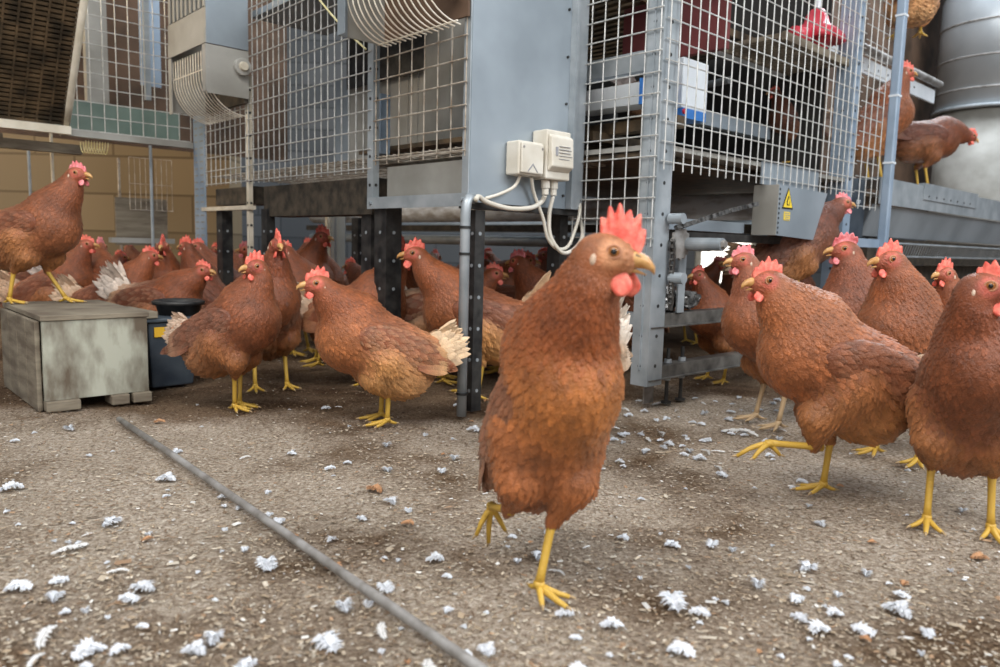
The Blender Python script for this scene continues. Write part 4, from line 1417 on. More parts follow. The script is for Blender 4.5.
def build_hen(spec):
    """all meshes of one hen in its own frame: x forward, z up, feet on z=0. returns the root Empty"""
    p = dict(DEF)
    p.update(spec)
    pal = dict(PAL)
    pal.update(p['pal'])
    r = np.random.default_rng(p['seed'])
    th = math.radians(p['pitch'])
    Rb = rot_y(-th)                       # +x of the body tips up
    bx = Rb @ np.array([1.0, 0, 0])
    bz = Rb @ np.array([0, 0, 1.0])
    c = np.array([0, 0, p['zb']])
    fat = p['fat']
    s = SDF()
    back = -bx
    s.ell(c, (0.102, 0.063 * fat, 0.072), Rb, pal['back'], back, 0.02)
    bc_ = c + bx * 0.060 - bz * 0.004
    s.ell(bc_, (0.064 + p['chest'], 0.060 * fat, 0.072), Rb, pal['breast'], (-0.35, 0, -1), 0.03)
    s.ell(c - bx * 0.064 - bz * 0.002, (0.076, 0.053 * fat * p['rear'], 0.056 * p['rear']), Rb, pal['rump'], back, 0.03)
    s.ell(c - bx * 0.045 - np.array([0, 0, 0.040 + p['belly'] * 0.5]), (0.070 * p['rear'], 0.058 * fat * p['rear'], 0.052 * p['rear']), Rb, pal['belly'], (-1, 0, -0.6), 0.03)
    tb_ = c - bx * 0.102 + bz * 0.020
    ta = math.radians(p['tail'])
    tdir = np.array([-math.cos(ta), 0, math.sin(ta)])
    s.cone(tb_ + bx * 0.02, tb_ + tdir * 0.050, 0.044, 0.020, pal['rump'], tdir, 0.03, ysq=0.75)
    H = np.array(p['H'], float)
    N0 = c + bx * 0.066 + bz * 0.034
    hy, hp = math.radians(p['hyaw']), math.radians(p['hpitch'])
    Rh = rot_z(hy) @ rot_y(-hp)
    hs = p['head_s']
    Hb = H - Rh @ np.array([0.010, 0, 0.010]) * hs
    Cc = 0.5 * (N0 + Hb) + np.array([0.016, 0, 0]) + unit(np.array([1, 0, 0])) * 0.010
    if Hb[2] - N0[2] > 0.03:
        Cc = np.array([0.30 * N0[0] + 0.70 * Hb[0] + 0.006, 0.3 * N0[1] + 0.7 * Hb[1], 0.55 * N0[2] + 0.45 * Hb[2]])
    ts = np.linspace(0, 1, 7)
    pts = [(1 - t) ** 2 * N0 + 2 * t * (1 - t) * Cc + t * t * Hb for t in ts]
    nf = p['neck_fat']
    rad = np.interp(ts, [0, 0.3, 0.6, 0.85, 1], [0.055 * nf, 0.043 * nf, 0.031 * nf, 0.0225 * nf, 0.0190 * hs])
    for i in range(6):
        s.cone(pts[i], pts[i + 1], rad[i], rad[i + 1], pal['neck'], pts[i] - pts[i + 1] + np.array([0, 0, -0.01]), 0.020 if i == 0 else 0.012, ysq=0.9)
    s.ell(H, np.array((0.0255, 0.0180, 0.0195)) * hs, Rh, pal['head'], -(Rh @ np.array([1, 0, 0.2])), 0.010)
    s.ell(H + Rh @ np.array([0.015, 0, -0.003]) * hs, np.array((0.015, 0.0118, 0.0128)) * hs, Rh, pal['skin'], -(Rh @ np.array([1, 0, 0])), 0.010)
    legs = p['legs'] or [dict(s=1, hock=(-0.012, 0.038, 0.088), foot=(0.004, 0.040, 0)), dict(s=-1, hock=(-0.012, -0.038, 0.088), foot=(0.004, -0.040, 0))]
    for lg in legs:
        sd = lg['s']
        hip = c + np.array([-0.005, 0.036 * sd, -0.030])
        hk = np.array(lg['hock'], float)
        kn = lg.get('knee')
        kn = np.array(kn, float) if kn is not None else 0.45 * hip + 0.55 * hk + np.array([0.022, 0.004 * sd, 0.004])
        fl = unit(hk - hip)
        s.cone(hip, kn, 0.042 * (0.5 + 0.5 * p['rear']), 0.027 * (0.4 + 0.6 * p['rear']), pal['thigh'], fl, 0.025)
        s.cone(kn, hk, 0.026 * (0.4 + 0.6 * p['rear']), 0.0085, pal['thigh'], fl, 0.012)
    V, Fq = surface_nets(s, p['vox'])
    C, Fl, Wt = s.blend(V)
    N = s.normal(V)
    # face skin round the eyes
    for sd in (1, -1):
        e = H + Rh @ np.array([0.0085, 0.0168 * sd, 0.0035]) * hs
        de = np.linalg.norm(V - e, axis=1)
        w = np.clip(1 - (de - 0.0095 * hs) / (0.007 * hs), 0, 1)[:, None]
        C = C * (1 - w) + np.array(pal['skin']) * w
    jit = 1 + 0.25 * (r.random(len(V)) - 0.5)
    C = C * jit[:, None]
    root = empty('hen')
    mb = MB()
    mb.v = list(map(tuple, V.tolist()))
    mb.f = list(map(tuple, Fq.tolist()))
    mb.c = list(map(tuple, np.clip(C, 0, 1).tolist()))
    body = mb.build('body', M['plumage'], root, smooth=True)
    # feathers over the body
    loc = V - H
    dh = np.linalg.norm(loc, axis=1)
    rnk = np.interp(dh, [0.018, 0.05, 0.12, 0.25], [0.30, 0.48, 0.72, 0.95])      # size factor grows away from the head
    okf = dh > 0.026 * hs
    okf &= V[:, 2] > 0
    low = Wt[:, -len(legs) * 2:].sum(1)
    rnk = np.where(low > 0.5, np.clip(rnk * 0.75, 0, 0.7), rnk)
    ids = np.where(okf)[0]
    sp_ = 0.0098 * rnk[ids] / p['dens']
    ids = ids[thin(V[ids], sp_, r)]
    P_, N_, F_ = V[ids], N[ids], Fl[ids]
    F_ = F_ + 0.30 * (r.random(F_.shape) - 0.5)
    n_ = len(ids)
    L = 0.030 * rnk[ids] * (0.85 + 0.3 * r.random(n_)) / max(0.6, p['dens']) ** 0.5
    Wd = L * np.interp(rnk[ids], [0.3, 0.8, 1.1], [0.34, 0.42, 0.50])
    base = C[ids] / jit[ids][:, None]
    q3 = P_ * 42
    mott = 0.5 + 0.25 * (np.sin(q3[:, 0] * 1.3 + np.sin(q3[:, 2] * 1.1) * 2) + np.sin(q3[:, 2] * 1.7 + q3[:, 1] * 2.1 + p['seed']))
    v_ = (0.66 + 0.30 * r.random(n_) + 0.42 * mott)[:, None]
    pale = np.clip(Wt[ids][:, 0] + Wt[ids][:, 2], 0, 1)[:, None]
    tipc = base * v_ * (1.22 + 0.28 * pale) + 0.018 * pale
    loose = Wt[ids][:, 2] + Wt[ids][:, 3] + 0.8 * low[ids]
    L = L * (1 + 0.25 * loose)
    pf = MB()
    feather_cards(pf, P_, N_, F_, L, Wd, 0.0012 + 0.0022 * rnk[ids] * r.random(n_) * (1 + 1.6 * loose), base * v_ * 0.80, tipc, s)
    pf.build('plumage', M['plumage'], body, smooth=True)
    # wings
    wd = p['wing_drop']
    for sd in (1, -1):
        ws = SDF()
        wc = c - bx * 0.030 + bz * (0.014 - wd) + np.array([0, 0.0505 * fat * sd, 0])
        Rw = rot_z(0.14 * sd) @ Rb @ rot_y(math.radians(4))
        ws.ell(wc, (0.090, 0.016, 0.043), Rw, pal['wing'], -(Rw @ np.array([1, 0, 0.12])), 0.02)
        ws.cone(wc - Rw @ np.array([0.05, 0, 0]), wc - Rw @ np.array([0.125, 0, -0.004]), 0.026, 0.010, pal['wing'], -(Rw @ np.array([1, 0, 0])), 0.02, ysq=0.45)
        WV, WF = surface_nets(ws, max(p['vox'], 0.005))
        WN = ws.normal(WV)
        lc = (WV - wc) @ Rw
        mb = MB()
        mb.v = list(map(tuple, WV.tolist()))
        mb.f = list(map(tuple, WF.tolist()))
        mb.c = [pal['wing']] * len(WV)
        fs_ = np.interp(lc[:, 0], [-0.12, -0.04, 0.05, 0.09], [1.0, 0.9, 0.62, 0.45])
        out = (WN[:, 1] * sd) > -0.15
        ids = np.where(out)[0]
        ids = ids[thin(WV[ids], 0.0125 * fs_[ids] / p['dens'], r)]
        n_ = len(ids)
        Lw = 0.042 * fs_[ids] * (0.85 + 0.3 * r.random(n_))
        v_ = (0.72 + 0.5 * r.random(n_))[:, None]
        lowf = np.clip((-lc[ids][:, 2] - 0.0) / 0.04, 0, 1)[:, None]
        bcol = np.array(pal['wing']) * (1 - 0.45 * lowf) + np.array(pal['wingtip']) * 0.45 * lowf
        fw = np.tile(-(Rw @ np.array([1, 0, 0.10])), (n_, 1)) + 0.10 * (r.random((n_, 3)) - 0.5)
        feather_cards(mb, WV[ids], WN[ids], fw, Lw * 1.1, Lw * 0.42, 0.0013 + 0.0018 * r.random(n_), bcol * v_ * 0.9, bcol * v_ * 1.15 + p['edge'] * (np.array(pal['wingtip']) - bcol) + 0.015, ws)
        # secondaries and primaries lying back over the rump
        k = 9
        for j in range(k):
            f = j / (k - 1)
            rp0 = wc + Rw @ np.array([-0.020 - 0.030 * f, 0.0075 * sd, 0.026 - 0.052 * f])
            dr = unit(-(Rw @ np.array([1, 0.07 * sd, -0.02 - 0.16 * f])))
            nn = unit(Rw @ np.array([0, sd, 0.25]))
            cA = np.array(pal['wing']) * (0.8 + 0.4 * r.random())
            cB = np.array(pal['wingtip']) * (0.75 + 0.4 * r.random())
            feather_cards(mb, rp0[None], nn[None], dr[None], np.array([0.088 - 0.016 * f]), np.array([0.019]), np.array([0.006]), cA[None], cB[None], None, off=0.002 + 0.0012 * j, curve=np.array([-0.10]))
        mb.build('wing', M['plumage'], root, smooth=True)
    # tail
    mb = MB()
    tl = p['tail_len']
    tc_ = np.array(p['tail_col'] or pal['tail'])
    tt_ = np.array(p['tailtip'] or pal['tailtip'])
    for layer, (cnt, Ls, lo_, hi_) in enumerate(((8, 1.0, -16, 20), (8, 0.78, -30, 14), (7, 0.55, -14, 26))):
        for sd in (1, -1):
            for j in range(cnt):
                f = j / (cnt - 1)
                a = ta + math.radians(lo_ + (hi_ - lo_) * f)
                dr = unit([-math.cos(a), sd * (0.26 * (1 - f) + 0.03), math.sin(a)])
                root_ = tb_ + tdir * 0.016 + np.array([0, sd * (0.003 + 0.013 * (1 - f)), 0]) + unit([math.sin(a), 0, math.cos(a)]) * (0.020 * (f - 0.4))
                nn = unit(np.array([0.15 * math.sin(a), sd, 0.25]))
                cv = 0.8 + 0.35 * r.random()
                feather_cards(mb, root_[None], nn[None], dr[None], np.array([tl * Ls * (0.92 + 0.16 * r.random())]), np.array([0.021 + 0.004 * layer]), np.array([0.004 + 0.004 * layer]), (tc_ * cv)[None], (tt_ * cv)[None], None, off=0.001 + layer * 0.004, curve=np.array([-0.06 - 0.08 * r.random()]))
    mb.build('tail', M['plumage'], root, smooth=True)
    # legs and feet
    for lg in legs:
        hk = np.array(lg['hock'], float)
        ft = np.array(lg['foot'], float)
        lift = lg.get('lift', False)
        yaw = math.radians(lg.get('yaw', 8 * lg['s']))
        fdir = np.array([math.cos(yaw), math.sin(yaw), 0]) if not lift else unit(lg['dir'])
        upd = np.array([0, 0, 1.0]) if not lift else unit(np.cross(fdir, np.cross([0, 0, 1.0], fdir)) + 1e-6)
        side = np.cross(upd, fdir)
        ank = ft + upd * 0.013
        mb = MB()
        mb.tube([hk + unit(hk - ank) * 0.012, hk, hk + (ank - hk) * 0.2, hk + (ank - hk) * 0.75, ank], [0.0066, 0.0068, 0.0052, 0.0049, 0.0060], 10)
        mb.tube([ank + upd * 0.004, ank - upd * 0.004], [0.0064, 0.0072], 10)
        curl = 0.35 if lift else 0.0
        lcol = (0.56, 0.34, 0.05) if p['leg_mat'] == 'leg' else (0.50, 0.35, 0.20)
        for an, Lt, rt in ((34, 0.036, 0.0036), (0, 0.046, 0.0039), (-36, 0.034, 0.0036), (172, 0.019, 0.0034)):
            a = math.radians(an)
            d = fdir * math.cos(a) + side * math.sin(a)
            q = [ank + d * 0.001 - upd * 0.002, ank + d * Lt * 0.30 - upd * 0.0045, ank + d * Lt * 0.65 - upd * (0.0078 + curl * Lt * 0.3), ank + d * Lt - upd * (0.0092 + curl * Lt)]
            mb.tube(q, [0.0050, rt * 1.1, rt * 0.95, rt * 0.72], 8)
            e = q[-1]
            kc = len(mb.v)
            mb.c += [lcol] * (kc - len(mb.c))
            mb.tube([e - d * 0.001, e + d * 0.004 + upd * 0.0003, e + d * 0.008 - upd * 0.0016], [rt * 0.62, rt * 0.45, 0.0006], 6)
            mb.c += [(0.42, 0.29, 0.15)] * (len(mb.v) - kc)
        mb.build('leg', M['legcol'], root, smooth=True)
    # head furniture -------------------------------------------------
    def hl(x, y, z):
        return H + Rh @ (np.array([x, y, z]) * hs)
    bb = MB()
    bkL = p['beak']
    bpts = [hl(0.020, 0, 0.000), hl(0.020 + 0.0078 * bkL, 0, 0.0004), hl(0.020 + 0.0145 * bkL, 0, -0.0012), hl(0.020 + 0.0200 * bkL, 0, -0.0050), hl(0.020 + 0.0222 * bkL, 0, -0.0100)]
    bb.tube(bpts, [0.0082 * hs * bkL, 0.0070 * hs * bkL, 0.0054 * hs * bkL, 0.0032 * hs, 0.0008], 12, squash=0.92)
    bk = bb.build('upper_beak', M['beak'], root, smooth=True)
    if p['nostril']:
        for sd in (1, -1):
            nb = MB()
            nb.tube([hl(0.0275, 0.0070 * sd, 0.0045), hl(0.0325, 0.0060 * sd, 0.0030)], [0.0012, 0.0010], 8)
            nb.build('nostril', M['ink'], bk, smooth=True)
    lb = MB()
    lb.tube([hl(0.016, 0, -0.0075), hl(0.026, 0, -0.0092), hl(0.020 + 0.0165 * bkL, 0, -0.0115)], [0.0058 * hs, 0.0044 * hs, 0.0010], 10, squash=0.6)
    lb.build('lower_beak', M['beak'], root, smooth=True)
    # comb
    ch = p['comb']
    ns, nr = 46, 6
    nteeth = 5 if ch < 0.035 else 6
    tj = 0.65 + 0.5 * r.random(8)
    vs, fs = [], []
    for i in range(ns + 1):
        f = i / ns
        bxp = p['comb_x'] - p['comb_len'] * f
        bzp = 0.0085 + 0.0095 * math.sin(min(1, f * 1.35) * math.pi / 2) - 0.004 * max(0, f - 0.75) * 4
        env = math.sin(math.pi * min(1, 0.06 + 0.90 * f)) ** 0.55
        ph = (f * nteeth) % 1.0
        tooth = (1 - abs(2 * ph - 1)) ** 0.8
        hgt = ch * env * (0.50 + (0.36 if ch < 0.035 else 0.30) * tooth * tj[min(7, int(f * nteeth))]) / hs
        ang = math.radians(72 + 46 * f)
        for j in range(nr + 1):
            t = j / nr
            thk = 0.0040 * (1 - t) ** 0.7 + 0.0011
            x = bxp + math.cos(ang) * hgt * t
            z = bzp - 0.003 + math.sin(ang) * (hgt + 0.003) * t
            yl = p['comb_lean'] * t * t + 0.0015 * math.sin(f * 9) * t
            vs.append(hl(x, yl + thk, z))
            vs.append(hl(x, yl - thk, z))
    st_ = 2 * (nr + 1)
    for i in range(ns):
        for j in range(nr):
            a = i * st_ + 2 * j
            fs.append((a, a + st_, a + st_ + 2, a + 2))
            fs.append((a + 1, a + 3, a + st_ + 3, a + st_ + 1))
        a = i * st_ + 2 * nr
        fs.append((a, a + st_, a + st_ + 1, a + 1))
    for j in range(nr):
        a = 2 * j
        fs.append((a, a + 2, a + 3, a + 1))
        a = ns * st_ + 2 * j
        fs.append((a, a + 1, a + 3, a + 2))
    MB().add(vs, fs).build('comb', M[p['comb_mat']], root, smooth=True)
    # wattles, ear lobes, eyes
    wl_ = p['wat']
    for sd in (1, -1):
        vs, fs = [], []
        for i in range(9):
            t = i / 8
            rr_ = wl_ * 0.50 * math.sin(math.pi * (0.12 + 0.80 * t)) * (0.62 + 0.55 * t)
            for k in range(12):
                a = 2 * math.pi * k / 12
                vs.append(hl(0.017 + (p['wat_dx'] if sd > 0 else 0) + rr_ * math.cos(a) + 0.004 * t, sd * (0.0065 + 0.005 * t) + 0.0028 * math.sin(a) * (0.5 + t), -0.0095 - wl_ * t))
        for i in range(8):
            for k in range(12):
                fs.append((i * 12 + k, i * 12 + (k + 1) % 12, (i + 1) * 12 + (k + 1) % 12, (i + 1) * 12 + k))
        fs.append(tuple(range(12))[::-1])
        fs.append(tuple(96 + k for k in range(12)))
        MB().add(vs, fs).build('wattle', M[p['comb_mat']], root, smooth=True)

        def sph(ctr, rad, n1=8, n2=12, colf=None):
            vs, fs, cc = [], [], []
            for i in range(n1 + 1):
                a = math.pi * i / n1
                for k in range(n2):
                    b_ = 2 * math.pi * k / n2
                    # pole points outward (y)
                    d = np.array([math.sin(a) * math.cos(b_), math.cos(a) * sd, math.sin(a) * math.sin(b_)])
                    vs.append(hl(*(np.array(ctr) + d * np.array(rad))))
                    cc.append(colf(a) if colf else (1, 1, 1))
            for i in range(n1):
                for k in range(n2):
                    fs.append((i * n2 + k, i * n2 + (k + 1) % n2, (i + 1) * n2 + (k + 1) % n2, (i + 1) * n2 + k))
            return vs, fs, cc

        v_, f_, _ = sph((-0.0080, 0.0178 * sd, -0.0060), (0.0034, 0.0036, 0.0062))
        if p['lobe']:
            MB().add(v_, f_).build('ear_lobe', M['lobe'], root, smooth=True)

        def ecol(a):
            return (0.004, 0.003, 0.003) if a < 0.62 else ((0.34, 0.13, 0.03) if a < 1.25 else (0.10, 0.04, 0.02))
        v_, f_, cc = sph((0.0085, 0.0150 * sd, 0.0040), (0.0054, 0.0048, 0.0054), 14, 18, ecol)
        eb = MB()
        eb.add(v_, f_, cc)
        eo = eb.build('eye', M['eye'], root, smooth=True)
        er = MB()
        pr = [hl(0.0085 + 0.0062 * math.cos(a), (0.0168) * sd, 0.0040 + 0.0056 * math.sin(a)) for a in np.linspace(0, 2 * math.pi, 19)]
        er.tube(pr, 0.0013 * hs, 6, caps=False)
        er.c = [(0.50, 0.24, 0.14)] * len(er.v)
        er.build('eyelid', M['vcol'], eo, smooth=True)
    return root


def tint(root, c):
    for ch in root.children_recursive:
        if ch.name.split('.')[0] in ('body', 'wing', 'tail', 'plumage'):
            ch.color = (*c, 1)


def place(root, loc, heading, scale, label, group='brown laying hens', c=(1, 1, 1)):
    root.location = [float(x) for x in loc]
    root.rotation_euler = (0, 0, math.radians(heading))
    root.scale = (scale,) * 3
    tag(root, label, 'hen', group)
    tint(root, c)
    return root


def copy_hen(src):
    q = src.copy()
    COL.objects.link(q)
    for ch in src.children:
        k = ch.copy()
        COL.objects.link(k)
        k.parent = q
        for g in ch.children:
            d = g.copy()
            COL.objects.link(d)
            d.parent = k
    return q


def step_legs(a, b_, yaw=8):
    """two planted feet, left foot a and right foot b_ (x offsets)"""
    return [dict(s=1, hock=(a * 0.4 - 0.014, 0.036, 0.086), foot=(a, 0.040, 0), yaw=yaw), dict(s=-1, hock=(b_ * 0.4 - 0.014, -0.036, 0.086), foot=(b_, -0.040, 0), yaw=-yaw)]
# ------------------------------------------------------------------ the flock
HERO = 0.0042
# 1 the hen walking to the camera
main = build_hen(dict(zb=0.205, pitch=56, beak=1.2, wat_dx=0.007, rear=0.78, comb_x=0.031, H=(0.100, 0.006, 0.393), hyaw=57, hpitch=-8, tail=-30, tail_len=0.060, vox=HERO, dens=1.15, comb=0.046, comb_len=0.036, comb_lean=0.004, wat=0.024,
                      head_s=1.14, neck_fat=1.26, fat=0.97, nostril=True, seed=3,
                      legs=[dict(s=1, hock=(0.022, -0.004, 0.082), foot=(0.034, -0.024, 0), yaw=18),
                            dict(s=-1, hock=(-0.020, -0.042, 0.085), foot=(-0.085, -0.034, 0.055), lift=True, dir=(-0.6, 0, -0.8))],
                      pal={'breast': (0.43, 0.150, 0.034), 'back': (0.26, 0.08, 0.022), 'neck': (0.225, 0.058, 0.015), 'head': (0.32, 0.115, 0.04), 'belly': (0.30, 0.10, 0.03), 'rump': (0.25, 0.075, 0.024), 'skin': (0.55, 0.25, 0.12), 'thigh': (0.31, 0.10, 0.03), 'tail': (0.24, 0.07, 0.022), 'tailtip': (0.30, 0.11, 0.04)}))
place(main, col_at(545, 0.865, 0), -68, 1.0, 'tall brown hen striding toward the camera with one foot lifted, centre foreground')

# 2 large hen walking left, right foreground
h = build_hen(dict(zb=0.212, pitch=24, H=(0.116, 0, 0.335), hyaw=6, tail=10, tail_len=0.075, vox=0.0045, dens=1.0, comb=0.026, seed=5, fat=1.05, neck_fat=1.08, wing_drop=0.006, belly=0.02,
                   legs=[dict(s=1, hock=(0.040, 0.030, 0.090), foot=(0.115, 0.034, 0.083), lift=True, dir=(0.95, 0, 0.10)),
                         dict(s=-1, hock=(-0.016, -0.030, 0.084), foot=(-0.010, -0.030, 0), yaw=0)],
                   pal={'neck': (0.32, 0.105, 0.034), 'breast': (0.32, 0.105, 0.034), 'rump': (0.24, 0.075, 0.03), 'belly': (0.42, 0.18, 0.055), 'wing': (0.20, 0.062, 0.024), 'back': (0.24, 0.075, 0.028)}))
place(h, col_at(826, 1.20, 0), 184, 1.05, 'large brown hen striding left with one leg stretched forward, right foreground', c=(0.92, 0.9, 0.9))

# 3 hen at the right edge
h = build_hen(dict(zb=0.205, pitch=48, H=(0.078, -0.014, 0.352), hyaw=80, tail=0, head_s=1.08, vox=0.0045, comb=0.024, comb_len=0.036, comb_x=0.030, seed=8, fat=0.98, neck_fat=1.04, wat=0.022,
                   pal={'neck': (0.20, 0.055, 0.018), 'breast': (0.20, 0.058, 0.018), 'belly': (0.28, 0.10, 0.035)}))
place(h, col_at(957, 1.07, 0), -112, 1.02, 'brown hen cut by the right edge of the photo, facing right', c=(0.9, 0.88, 0.9))

# 4 upright hen behind the large one
h = build_hen(dict(zb=0.205, pitch=46, H=(0.075, 0.0, 0.360), hyaw=-22, tail=0, vox=0.005, comb=0.026, seed=11, neck_fat=1.12,
                   pal={'neck': (0.24, 0.07, 0.022), 'breast': (0.24, 0.075, 0.025)}))
place(h, col_at(897, 1.45, 0), 212, 1.08, 'upright brown hen with red comb just left of the hen at the right edge')

# 5 hen 838
h = build_hen(dict(zb=0.205, pitch=35, H=(0.066, 0.0, 0.358), hyaw=-10, tail=25, vox=0.005, comb=0.027, comb_lean=0.006, comb_mat='combpink', seed=12,
                   pal={'neck': (0.20, 0.058, 0.024), 'breast': (0.22, 0.07, 0.03)}))
place(h, col_at(862, 1.74, 0), 186, 1.14, 'dark brown pink-combed hen looking left over the back of the large striding hen')

# 6 dark hen standing on the rail
h = build_hen(dict(zb=0.165, pitch=34, H=(0.125, 0, 0.290), hyaw=0, tail=0, vox=0.006, comb=0.020, comb_mat='combpink', seed=13,
                   pal={'neck': (0.12, 0.035, 0.018), 'breast': (0.14, 0.045, 0.02), 'back': (0.14, 0.045, 0.025), 'wing': (0.15, 0.05, 0.025), 'wingtip': (0.26, 0.12, 0.07), 'rump': (0.14, 0.05, 0.02)}, legs=step_legs(0.0, 0.0)))
place(h, W(0.80, 0.026, 0.239), 6, 1.10, 'very dark hen on the frame rail below the warning sign, neck stretched right')

# 7 hen behind the large one, left
h = build_hen(dict(zb=0.200, pitch=32, H=(0.085, 0, 0.350), hyaw=-14, tail=20, vox=0.006, comb=0.024, comb_mat='combpink', seed=14, leg_mat='legpale',
                   pal={'neck': (0.27, 0.085, 0.04)}))
place(h, col_at(768, 1.72, 0), 196, 1.08, 'brown hen with a pink comb peering left just behind the large striding hen')

# 20 hen on the crate
h = build_hen(dict(zb=0.192, pitch=18, H=(0.122, 0.0, 0.338), hyaw=-4, tail=18, vox=0.005, comb=0.022, comb_mat='combpink', comb_lean=0.0, seed=20, neck_fat=1.05,
                   legs=step_legs(0.055, -0.045),
                   pal={'neck': (0.20, 0.060, 0.022), 'breast': (0.23, 0.075, 0.028), 'back': (0.20, 0.065, 0.024), 'belly': (0.26, 0.10, 0.04)}))
cp_ = CG + UD * 0.06 + VD * 0.345
place(h, (cp_[0], cp_[1], 0.2185), -2, 0.98, 'brown hen standing on the square box crate at the far left')

# 21 hen with head turned back
h = build_hen(dict(zb=0.192, pitch=30, H=(0.075, -0.012, 0.335), hyaw=-112, tail=26, tail_len=0.070, vox=0.005, comb=0.028, seed=21, fat=1.04,
                   legs=[dict(s=1, hock=(0.0, 0.030, 0.084), foot=(0.004, 0.020, 0), yaw=10), dict(s=-1, hock=(0.02, -0.020, 0.084), foot=(0.012, -0.010, 0), yaw=-10)],
                   pal={'back': (0.13, 0.038, 0.018), 'wing': (0.17, 0.055, 0.025), 'wingtip': (0.40, 0.22, 0.13), 'rump': (0.36, 0.17, 0.09), 'tail': (0.50, 0.33, 0.2), 'tailtip': (0.64, 0.50, 0.38), 'neck': (0.25, 0.075, 0.025), 'breast': (0.25, 0.08, 0.028)}))
place(h, col_at(233, 1.73, 0), -16, 1.0, 'brown hen beside the dark tub, head turned back to the left, pale tail', c=(0.85, 0.8, 0.8))

# 22 small hen with pale beak
h = build_hen(dict(zb=0.165, pitch=26, H=(0.116, 0.010, 0.290), hyaw=2, tail=24, tail_len=0.090, vox=0.0045, dens=1.05, comb=0.024, seed=22, wat=0.018, fat=1.08,
                   legs=[dict(s=1, hock=(-0.022, 0.026, 0.070), foot=(-0.020, 0.026, 0), yaw=5), dict(s=-1, hock=(-0.022, -0.032, 0.070), foot=(-0.020, -0.032, 0), yaw=-5)],
                   pal={'breast': (0.34, 0.115, 0.036), 'back': (0.24, 0.075, 0.03), 'wing': (0.24, 0.075, 0.030), 'wingtip': (0.56, 0.32, 0.15), 'belly': (0.54, 0.28, 0.11), 'thigh': (0.50, 0.24, 0.08), 'rump': (0.38, 0.16, 0.065), 'tail': (0.58, 0.36, 0.18), 'tailtip': (0.70, 0.50, 0.32)}))
place(h, col_at(375, 1.63, 0), 202, 1.06, 'small golden-brown hen with cream tail tip, standing left of the conduit upright')

# 28 long hen behind the conduit
h = build_hen(dict(zb=0.190, pitch=20, H=(0.140, 0.006, 0.330), hyaw=6, tail=42, tail_len=0.125, vox=0.005, comb=0.028, seed=28, wat=0.022, fat=1.02,
                   legs=step_legs(-0.01, 0.01),
                   pal={'neck': (0.24, 0.068, 0.022), 'tail': (0.45, 0.24, 0.12), 'tailtip': (0.60, 0.40, 0.24), 'belly': (0.55, 0.28, 0.10), 'thigh': (0.58, 0.27, 0.09)}))
place(h, col_at(474, 1.95, 0), 181, 1.12, 'brown hen passing left behind the conduit upright, tail raised beside the tall hen')

# 35 cream-tailed hen behind the tall hen
h = build_hen(dict(zb=0.185, pitch=8, H=(0.13, -0.02, 0.230), hyaw=-10, tail=58, tail_len=0.12, vox=0.006, seed=35,
                   pal={'back': (0.40, 0.26, 0.16), 'wing': (0.40, 0.26, 0.16), 'wingtip': (0.6, 0.46, 0.34), 'rump': (0.56, 0.42, 0.30), 'tail': (0.56, 0.42, 0.30), 'tailtip': (0.70, 0.60, 0.50), 'belly': (0.60, 0.48, 0.36)}))
place(h, col_at(568, 1.44, 0), 228, 0.96, 'cream-tailed hen mostly hidden behind the tall hen')

# prototypes for the rest of the flock
protos = {}


def proto(key, **kw):
    kw.setdefault('vox', 0.007)
    kw.setdefault('dens', 0.72)
    protos[key] = [build_hen(kw), False]


proto('up', tail=26, pitch=30, H=(0.095, 0, 0.345), seed=41)
proto('tall', pitch=42, H=(0.080, 0, 0.365), seed=42, comb=0.030)
proto('left', pitch=24, H=(0.105, 0.015, 0.335), hyaw=50, seed=43)
proto('right', pitch=24, H=(0.105, -0.015, 0.335), hyaw=-50, seed=44, comb=0.028, comb_mat='combpink')
proto('white', pitch=10, H=(0.135, 0, 0.300), tail=48, seed=45, tail_len=0.115, pal={'rump': (0.55, 0.38, 0.25), 'tail': (0.66, 0.54, 0.42), 'tailtip': (0.72, 0.64, 0.55), 'wingtip': (0.55, 0.35, 0.2)})
proto('low', pitch=2, H=(0.165, 0, 0.215), hpitch=-25, tail=40, seed=46)


def hen(key, px, Y, heading, label, z=0.0, sc=1.05, c=(1, 1, 1)):
    e = protos[key]
    if not e[1]:
        q = e[0]
        e[1] = True
    else:
        q = copy_hen(e[0])
    loc = col_at(px, Y, z) if not hasattr(px, '__len__') else px
    return place(q, loc, heading, sc, label, c=c)


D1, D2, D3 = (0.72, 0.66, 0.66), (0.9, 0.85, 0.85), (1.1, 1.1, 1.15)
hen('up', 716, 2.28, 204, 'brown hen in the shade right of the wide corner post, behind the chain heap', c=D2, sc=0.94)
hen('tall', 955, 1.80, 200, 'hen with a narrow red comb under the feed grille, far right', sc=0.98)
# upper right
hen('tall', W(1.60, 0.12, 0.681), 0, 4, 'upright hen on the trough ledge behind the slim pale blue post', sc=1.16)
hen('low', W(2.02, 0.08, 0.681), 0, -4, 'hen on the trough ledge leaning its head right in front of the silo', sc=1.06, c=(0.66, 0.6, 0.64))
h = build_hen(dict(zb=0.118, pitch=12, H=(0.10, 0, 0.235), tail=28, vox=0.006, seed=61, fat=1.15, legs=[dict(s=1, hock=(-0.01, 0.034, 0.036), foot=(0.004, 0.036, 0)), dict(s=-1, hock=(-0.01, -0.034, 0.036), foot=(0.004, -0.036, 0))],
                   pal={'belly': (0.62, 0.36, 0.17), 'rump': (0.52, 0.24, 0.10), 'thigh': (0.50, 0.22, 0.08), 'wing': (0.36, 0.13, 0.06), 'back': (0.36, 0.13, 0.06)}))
place(h, col_at(908, 3.14, 1.277), 70, 1.2, 'fluffy hen seen from below on the perch tube at the top right')
